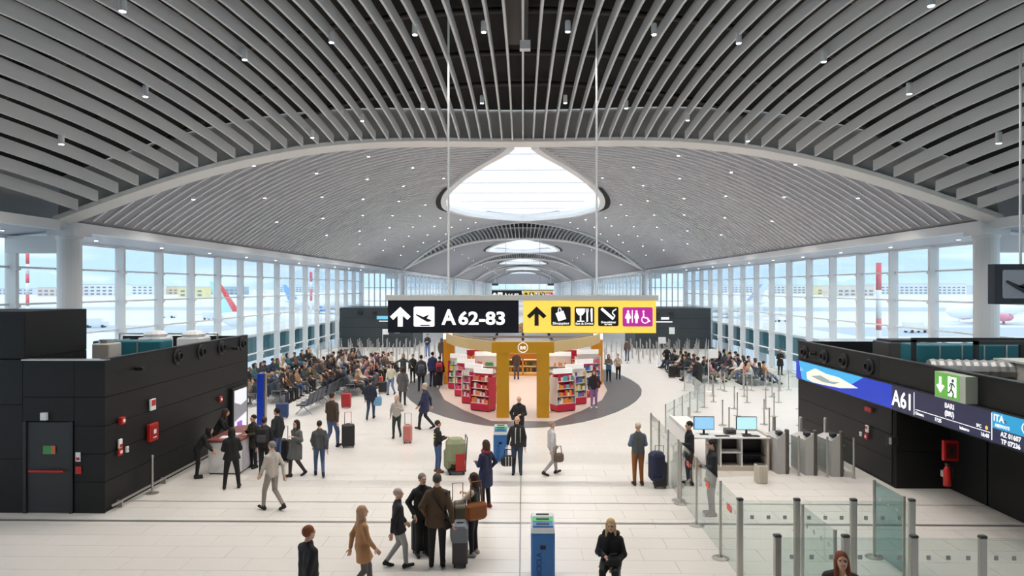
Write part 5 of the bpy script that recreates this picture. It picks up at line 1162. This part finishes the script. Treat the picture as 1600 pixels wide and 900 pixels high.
pp(1112,685,805, 88, 'agent in dark suit behind the stickered glass, nearer camera', (26,27,34), (40,40,46), hair=('short','black'), aL='phone', aR='down')
person(at(955,11.9), 11.95, 168, 'blonde person in black hooded coat holding phone, bottom centre', (22,22,24), (20,20,22), hair=('long','blonde'), height=1.68, pose='sit', aL='lap', aR='phone', bulk=.03, head=(4,0), fine=True, z=.03, extra=[('hood', [(a, b, c-.42) for a, b, c in HOOD], [.04,.06,.07,.07,.06,.04], (24,24,26))])
person(at(1313,9.4), 9.4, 165, 'red haired person with hand to chin at the bottom right', (44,38,36), (30,30,34), hair=('long','red'), height=1.78, aL='cross', aR='chin', bulk=.045, lean=8, head=(0,-16), fine=True)
pp(566,788,928, -60, 'person in tan coat with fair hair at the bottom left of centre', (176,128,84), (92,84,84), hair=('long',(190,150,120)), pose='walk', aL='swingb', aR='swingf', bulk=.02, coat=.6)
pp(622,762,886, -70, 'person in black jacket and pale trousers walking left of brown coat', (34,32,36), (150,148,146), hair=('short',(190,170,160)), pose='walk2', aL='swingf', aR='swingb', bulk=.03, coat=.3)
person(at(482,10.4), 10.4, -40, 'person in black top and pink lower garment at the bottom left edge', (30,28,30), (196,140,140), hair=('short','red'), height=1.7, pose='walk', aL='swingf', aR='swingb', bulk=.03, fine=True)
pp(425,688,797, 60, 'person in pale beige clothes striding left in the open floor', (186,176,166), (150,140,132), hair=('short','grey'), pose='walk', aL='swingf', aR='swingb', bulk=.01)
# --- left middle walkers
pp(463,655,744, 150, 'person in long grey coat near the group at the counter', (92,92,92), (60,48,46), hair=('long','dark'), pose='walk2', aL='strap', aR='swingb', coat=.9)
pp(499,656,744, 20, 'person in grey hoodie and blue jeans walking away', (72,74,76), (64,84,120), hair=('short','dark'), pose='walk', aL='swingf', aR='swingb')
pp(519,612,700, -20, 'person in brown jacket and jeans pulling black suitcase', (70,56,46), (74,92,126), hair=('short','brown'), pose='walk2', aL='swingf', aR='handle', bulk=.03)
pp(579,591,655, 0, 'person in navy jacket carrying pale blue bag', (32,38,54), (44,60,90), hair=('short','dark'), aL='down', aR='down', pose='walk2', bulk=.035, coat=.2)
pp(620,617,684, 178, 'person in pale grey coat and dark green trousers', (176,170,164), (38,56,52), hair=('hood',(185,160,150)), pose='walk2', aL='strap', aR='handle', bulk=.02)
pp(664,598,671, 80, 'person in dark navy coat with light hat striding left', (40,42,74), (28,28,36), hair=('beanie',(190,180,165)), pose='walk', aL='swingf', aR='swingb', bulk=.03, coat=.6)
pp(629,572,634, 10, 'person in grey coat between the seats and the shop', (92,90,92), (60,58,64), hair=('bob','brown'), pose='walk2', aL='swingf', aR='swingb', coat=.6)
pp(611,567,617, 165, 'person in cream jacket and light jeans by the seats', (206,200,176), (104,130,164), hair=('long','dark'), pose='walk2', aL='handle', aR='swingf', bulk=.02)
pp(630,552,600, 175, 'red haired person in dark green jacket with arms out', (52,62,60), (44,42,46), hair=('bob','red'), aL='out', aR='out')
pp(645,553,598, 180, 'person in black with yellow-green scarf before the far posts', (34,36,34), (26,26,28), hair=('short','dark'), aL='down', aR='down')
pp(658,554,611, 10, 'person in charcoal coat with grey backpack near the shop', (52,52,60), (38,38,42), hair=('short','dark'), bulk=.03, coat=.4)
pp(676,549,604, -10, 'person in dark blue coat close to the shop pillar', (40,44,86), (36,36,60), hair=('short','black'), bulk=.025, coat=.3)
pp(687,556,606, 0, 'person in black carrying the red backpack', (28,26,28), (26,24,26), hair=('short','dark'), bulk=.02, shoe=(215,210,205))
pp(668,521,557, 180, 'person in dark top and jeans far behind the shop', (48,46,52), (88,118,164), hair=('short','brown'), aL='phone', aR='phone')
pp(690,528,566, 0, 'person in brown coat far behind the left shop pillar', (80,66,58), (120,80,70), hair=('hood',(90,80,72)), bulk=.03, coat=.5)
# --- around the shop and right
pp(928,577,638, 175, 'person in black jacket and purple trousers on dark inlay', (32,30,34), (146,120,172), hair=('long','brown'), aL='pocket', aR='down', shoe=(220,218,215))
pp(919,560,604, 20, 'person in black behind the purple-trousered person', (28,28,28), (28,28,28), hair=('bun','black'), bulk=.02, coat=.3)
pp(951,553,596, 178, 'person in grey-brown jacket with teal bag right of shop', (104,94,84), (30,30,34), hair=('bob','brown'), aL='phone', aR='phone')
pp(966,553,593, 178, 'person in beige jacket and black trousers right of shop', (186,168,150), (30,30,32), hair=('short','grey'), aL='phone', aR='pocket')
pp(980,529,564, 10, 'person in brown jacket and jeans near the far right posts', (94,76,62), (70,84,110), hair=('short','brown'), bulk=.02)
pp(1042,540,577, 175, 'person all in black standing alone near far right posts', (26,26,28), (26,26,28), hair=('short','dark'), aL='pocket', aR='pocket')
pp(1219,545,586, 178, 'long haired person in black standing by the right windows', (28,28,30), (26,26,28), hair=('long',(150,116,84)), aL='phone', aR='phone', coat=.7)
pp(1090,553,617, 30, 'person in long black coat at the queue pole', (24,24,27), (24,24,27), hair=('short','dark'), bulk=.05, coat=1.1)
pp(862,657,742, -70, 'person in pale grey clothes walking right of the striped jacket', (192,190,190), (160,158,160), hair=('short',(150,130,120)), pose='walk', aL='swingf', aR='handle', bulk=.02)
pp(807,547,593, 0, 'person in brown jacket browsing inside the shop', (72,56,48), (84,76,72), hair=('short','dark'), bulk=.03, aL='phone', aR='phone')
# --- at the counter on the left
pp(308,668,747, -62, 'person in black leaning over the white counter, leftmost', (20,20,22), (20,20,22), hair=('long','black'), lean=32, aL='fwd', aR='fwd', head=(0,-10))
xq, yq = -9.62, 20.9; person(xq, yq, -70, 'second person in black leaning on the counter', (22,22,24), (20,20,22), hair=('long','brown'), height=1.66, lean=26, aL='fwd', aR='fwd')
pp(362,667,763, 20, 'person in black puffer and wide trousers before the counter', (20,20,22), (18,18,20), hair=('bob','black'), bulk=.04, aL='phone', aR='phone', coat=.2, pose='wide')
pp(396,647,731, 150, 'person in dark olive coat talking by the counter', (48,46,36), (28,28,30), hair=('short','black'), bulk=.03, aL='phone', aR='strap', coat=.6)
pp(413,650,743, 5, 'person in black seen from behind with dark backpack', (26,26,28), (24,24,26), hair=('short','brown'), bulk=.025)
pp(433,636,728, 70, 'person in black jacket and jeans with black suitcase', (24,25,28), (60,78,112), hair=('short','black'), bulk=.035, aL='pocket', aR='down')
pp(411,590,649, 15, 'person in navy jacket and blue jeans near blue totem', (38,46,66), (58,88,140), hair=('bald','grey'), bulk=.02)
# ================================================================ beam seating and the waiting crowd
M_seat = mat('seat_dark', (.045,.06,.08), .5); M_seatf = mat('seat_frame', (.35,.35,.36), .4, .7)
def bench_proto(n):
    root = empty('beam_seat')
    for i in range(n):
        yq = (i-(n-1)/2)*.62
        MB().bbox((-.26,yq-.27,.40), (.26,yq+.27,.45), .02).build('seat', M_seat, root)
        MB().add([(-.26,yq-.27,.46),(-.22,yq-.27,.46),(-.34,yq-.27,.92),(-.37,yq-.27,.92),(-.26,yq+.27,.46),(-.22,yq+.27,.46),(-.34,yq+.27,.92),(-.37,yq+.27,.92)], [(0,1,2,3),(7,6,5,4),(0,4,5,1),(1,5,6,2),(2,6,7,3),(3,7,4,0)]).build('backrest', M_seat, root)
    L = n*.62
    MB().box((-.05,-L/2,.33), (.05,L/2,.39)).build('beam', M_seatf, root)
    for s_ in (-1, 1):
        MB().tube([(-.34,s_*(L/2-.3),.02),(0,s_*(L/2-.3),.34),(.34,s_*(L/2-.3),.02)], .022, 6).build('leg', M_seatf, root)
    for i in range(n+1): MB().tube([(-.2,(i-n/2)*.62,.42),(-.2,(i-n/2)*.62,.62),(.2,(i-n/2)*.62,.62),(.2,(i-n/2)*.62,.42)], .015, 5).build('armrest', M_seatf, root)
    return root
bp4 = bench_proto(4); used = [False]
def bench(x, y, rz, label, group):
    o = bp4 if not used[0] else copy_tree(bp4); used[0] = True
    o.location = (x, y, 0); o.rotation_euler = (0,0,math.radians(rz)); tag(o, label, 'bench', group); return o
TOPS = [('black',(26,25,27)),('navy',(30,36,58)),('black',(30,29,31)),('charcoal',(48,48,52)),('black',(28,27,29)),('navy',(34,40,66)),('charcoal',(58,58,62)),('dark green',(40,62,54)),('maroon',(92,34,46)),('cream',(206,196,180)),('grey',(110,110,114)),('brown',(92,68,50)),('white',(214,212,210)),('purple',(96,56,104)),('olive',(84,80,56)),('teal',(44,92,104)),('tan',(160,122,86)),('black',(24,24,26)),('dusky pink',(176,124,124)),('navy',(30,34,54)),('black',(32,30,32)),('dark grey',(72,72,76))]
LEGS = [('black',(26,26,28)),('blue denim',(66,88,126)),('dark denim',(44,54,76)),('grey',(92,92,96)),('black',(30,28,30)),('beige',(150,132,108))]
HAIRS = [('short','dark'),('short','black'),('long','brown'),('bald','grey'),('bob','dark'),('long','dark'),('short','grey'),('bun','brown'),('tail','brown'),('short','black'),('bob','black'),('short','brown'),('beanie',(40,40,44)),('long','blonde'),('cap',(34,36,46))]
cr = random.Random(21); seen = {}
POS = [('sit','lap','lap',4,(0,-14)), ('sit','phone','lap',8,(0,-20)), ('sitx','lap','phone',-6,(0,-10)), ('sits','cross','cross',-12,(20,0)), ('sit','phone','phone',16,(0,-22)), ('sitx','cross','lap',-4,(-30,0)), ('sits','lap','lap',-10,(0,6)), ('sit','chin','lap',18,(0,-8))]
ROWS = [('left', -14.5, -90, 30.2, 6, .93, 'left window row'), ('left', -12.25, 90, 30.2, 6, .93, 'left second row'), ('left', -11.45, -90, 31.0, 6, .95, 'left third row'), ('left', -9.35, 90, 28.2, 6, .85, 'left fourth row'), ('left', -8.55, -90, 33.2, 4, .95, 'left aisle row'),
        ('right', 9.9, 90, 38.0, 3, .9, 'right aisle row'), ('right', 10.7, -90, 38.0, 3, .95, 'right second row'), ('right', 12.7, 90, 37.2, 3, .95, 'right third row'), ('right', 13.5, -90, 37.2, 3, .95, 'right window row')]
for (side, xq, rz, y0, nb, occ, rn) in ROWS:
    cnt = 0
    for bI in range(nb):
        yc = y0+1.24+bI*2.72
        bench(xq, yc, 0 if rz == -90 else 180, 'dark four-seat bench, %s from near end of the %s' % (ORD[bI], rn), 'beam seating')
        for i in range(4):
            yy = yc+(i-1.5)*.62
            if rn == 'left fourth row' and (bI == 0 or bI == 1 and i < 1): continue
            if cr.random() > occ: continue
            tn, tc_ = TOPS[cr.randrange(len(TOPS))]; ln, lc = LEGS[cr.randrange(len(LEGS))]; hr = HAIRS[cr.randrange(len(HAIRS))]
            po = POS[cr.randrange(len(POS))]; cnt += 1
            sx = 1 if rz == -90 else -1
            person(xq-sx*.02, yy, rz, 'seated person in %s top, %s from near end of %s' % (tn, ORD[cnt-1], rn), tc_, lc, hair=hr, height=cr.uniform(1.62,1.80), pose=po[0], aL=po[1], aR=po[2], lean=po[3], head=po[4], bulk=cr.choice((.015,.03)), skin=cr.randrange(4), group='waiting crowd on the %s' % side)
# seat under the blonde person
ob = empty('beam_seat', (at(955,11.9), 12.05, 0), math.radians(168-270)); tag(ob, 'dark bench seat under the blonde person at the bottom edge', 'bench')
MB().bbox((-.30,-.2,.40), (.10,.2,.44), .02).build('seat', M_seat, ob)
for s_ in (-1, 1): MB().box((-.15,s_*.15-.03,0), (-.05,s_*.15+.03,.40)).build('leg', M_seatf, ob)
# ================================================================ luggage
def suitcase(x, y, rz, c, label, h=.62, w=.42, d=.25, handle=True, extra=None):
    e = empty('suitcase', (x, y, 0), math.radians(rz)); tag(e, label, 'suitcase', 'wheeled suitcases')
    m_ = mat('case_%d_%d_%d' % c, rgb(*c), .45)
    MB().bbox((-w/2,-d/2,.05), (w/2,d/2,h), .035).build('shell', m_, e); sh_ = e.children[0]
    for k2 in (-.3,-.1,.1,.3): MB().box((w*k2-.012,-d/2-.006,.1), (w*k2+.012,d/2+.006,h-.05)).build('rib', m_, sh_)
    for a in (-1, 1):
        for b in (-1, 1): MB().cyl((a*(w/2-.05)-.012,b*(d/2-.04),.03), (a*(w/2-.05)+.012,b*(d/2-.04),.03), .03, .03, 8).build('wheel', M_blackm, e)
    if handle: MB().tube([(-.11,d/2-.05,h-.02),(-.11,d/2-.05,h+.4),(.11,d/2-.05,h+.4),(.11,d/2-.05,h-.02)], .011, 6).build('handle', M_blackm, e)
    MB().tube([(-.07,0,h),(-.06,0,h+.03),(.06,0,h+.03),(.07,0,h)], .012, 6).build('carry_handle', M_blackm, e)
    if extra: extra(e, w, d, h)
    return e
def sc(px, py, rz, c, label, **k): x, y = fp(px, py); return suitcase(x, y, rz, c, label, **k)
sc(719, 881, 4, (66,58,62), 'brown grey suitcase with silver cover beside the brown coat', h=.78, w=.30, d=.45, extra=lambda e, w, d, h: MB().bbox((-w/2-.01,-d/2-.01,h-.32), (w/2+.01,d/2+.01,h+.02), .04).build('cover', mat('case_cover', (.16,.18,.21), .35), e))
sc(716, 846, 10, (92,88,74), 'olive grey suitcase behind the silver-covered one', h=.80, w=.34, d=.4)
sc(655, 862, 0, (40,42,46), 'black suitcase behind the brown coated person', h=.66, w=.3)
sc(544, 699, 20, (30,30,32), 'black suitcase pulled by the brown-jacketed walker', h=.78)
sc(443, 722, 0, (28,28,30), 'black suitcase with extended handle beside the counter group', h=.7)
sc(637, 692, 0, (196,120,112), 'pink suitcase trailing the pale grey coat', h=.62, w=.3)
sc(541, 637, 0, (170,38,42), 'red suitcase in front of the left seats', h=.66)
sc(441, 653, 10, (48,72,116), 'blue suitcase beside the empty bench', h=.62, w=.5)
sc(598, 614, 0, (40,40,44), 'dark suitcase next to the cream jacket', h=.58)
sc(1031, 762, 0, (40,34,34), 'dark suitcase with navy coat draped over it beside grey vest', h=.72, w=.36, extra=lambda e, w, d, h: (MB().bbox((-w/2-.12,-d/2-.06,.2), (w/2-.06,d/2+.05,h+.26), .09).build('draped_coat', col(34,42,72), e), MB().bbox((-w/2-.02,-d/2-.09,.34), (w/2-.12,-d/2-.0,h+.2), .04).build('coat_fold', col(28,34,60), e)))
sc(1050, 590, 0, (26,26,28), 'black suitcase at the near end of the right crowd', h=.7)
sc(592, 600, 0, (214,84,56), 'small orange case by the left crowd', h=.42, handle=False)
# covered trolley
x, y = fp(713, 739); e = empty('covered_trolley', (x, y, 0), .2); tag(e, 'luggage trolley draped with a pale green cover', 'trolley')
MB().bbox((-.3,-.3,.3), (.26,.28,1.02), .12).build('green_cover', col(138,144,112), e); MB().bbox((-.36,-.2,.12), (-.08,.2,.75), .1).build('cover_hem', col(128,134,104), e); MB().box((-.05,-.32,.14), (.22,.2,.62)).build('red_case', col(176,50,44), e)
for a in (-.2, .2):
    for b in (-.2, .2): MB().cyl((a-.02,b,.05), (a+.02,b,.05), .05, .05, 10).build('wheel', M_blackm, e)
MB().box((-.26,-.26,.09), (.26,.26,.15)).build('frame', M_blackm, e)
MB().tube([(.24,.2,.1),(.3,.26,1.06),(.3,-.2,1.06),(.24,-.2,.1)], .015, 6).build('push_handle', M_blackm, e)
def bag(x, y, z, rz, c, label, w=.4, d=.16, h=.3, strap=.2, stripes=None, name='shoulder_bag'):
    e = empty(name, (x, y, z), math.radians(rz)); tag(e, label, 'bag', 'carried bags'); m_ = col(*c)
    MB().bbox((-w/2,-d/2,0), (w/2,d/2,h), min(.06, d*.35)).build('body', m_, e)
    MB().tube([(-w*.3,0,h-.02),(-w*.22,0,h+strap),(w*.22,0,h+strap),(w*.3,0,h-.02)], .013, 6).build('strap', m_, e)
    if stripes:
        for q in (-.2,0,.2): MB().box((w*q-.012,-d/2-.006,.02), (w*q+.012,d/2+.006,h-.02)).build('stripe', col(*stripes), e)
    return e
def bagpx(px, py, Y, rz, c, label, **k): dx, dy, dz = ray(px, py); t = Y/dy; return bag(dx*t, Y, H+dz*t, rz, c, label, **k)
Yg = fp(808,741)[1]
bagpx(794, 728, Yg-.06, 10, (30,30,32), 'black striped holdall held by the person in striped jacket', w=.42, d=.2, h=.30, stripes=(190,188,184), name='holdall', strap=.17)
Yw = fp(740,868)[1]
bagpx(744, 812, Yw-.24, 30, (150,88,42), 'large tan shoulder bag on the green-vested person', w=.46, d=.16, h=.34, strap=.42)
Yb = fp(683,884)[1]
bagpx(700, 826, Yb-.02, 60, (30,28,28), 'small black bag at the side of the brown coat', w=.26, d=.1, h=.22, strap=.5)
bagpx(590, 634, fp(579,655)[1]+.05, 0, (110,160,200), 'pale blue plastic bag carried by navy jacket', w=.34, d=.2, h=.38, strap=.12, name='plastic_bag')
bagpx(951, 578, fp(951,596)[1]-.24, 0, (50,110,150), 'teal bag held in front of grey-brown jacket', w=.32, d=.12, h=.28, name='handbag')
bagpx(873, 722, fp(862,742)[1]-.1, 20, (110,92,78), 'brown bag swinging from the pale grey walker', w=.3, d=.14, h=.26, name='handbag')
def backpack(px, fy, hz, rz, c, c2, label, off=.2):
    x, y = fp(px, fy); a = math.radians(rz); e = empty('backpack', (x+off*math.sin(a), y-off*math.cos(a), hz), a); tag(e, label, 'backpack', 'worn backpacks')
    MB().bbox((-.17,-.1,0), (.17,.08,.46), .06).build('body', col(*c), e); MB().bbox((-.13,-.15,.05), (.13,-.08,.26), .03).build('pocket', col(*c2), e); MB().tube([(-.05,.05,.45),(0,.05,.5),(.05,.05,.45)], .012, 6).build('grab_loop', col(*c2), e)
    for s_ in (-1, 1): MB().tube([(s_*.1,.06,.44),(s_*.13,.12,.46),(s_*.13,.13,.4)], .018, 6).build('strap', col(*c2), e)
backpack(687, 606, .92, 0, (200,44,60), (46,44,48), 'red and black backpack near the shop pillar')
backpack(658, 611, .95, 10, (84,84,92), (60,60,66), 'grey backpack on the charcoal coat')
backpack(413, 743, .98, 5, (34,34,36), (70,70,74), 'dark backpack on the person facing the counter group')
bag(at(957,11.7), 11.62, .60, 10, (24,24,26), 'black handbag resting on the lap of the blonde person', w=.28, d=.12, h=.16, strap=.05, name='handbag')
# phone in the blonde person's hand
e = empty('mobile_phone', (at(937,11.6), 11.62, .83), .3); tag(e, 'dark mobile phone held by the blonde person', 'phone'); e.rotation_euler = (math.radians(-50), 0, .2)
MB().bbox((-.037,-.005,-.07), (.037,.005,.07), .004).build('case', M_blackm, e); MB().box((-.033,-.0065,-.064), (.033,-.005,.064)).build('screen', mat('phone_glass', (.02,.02,.03), .1), e)
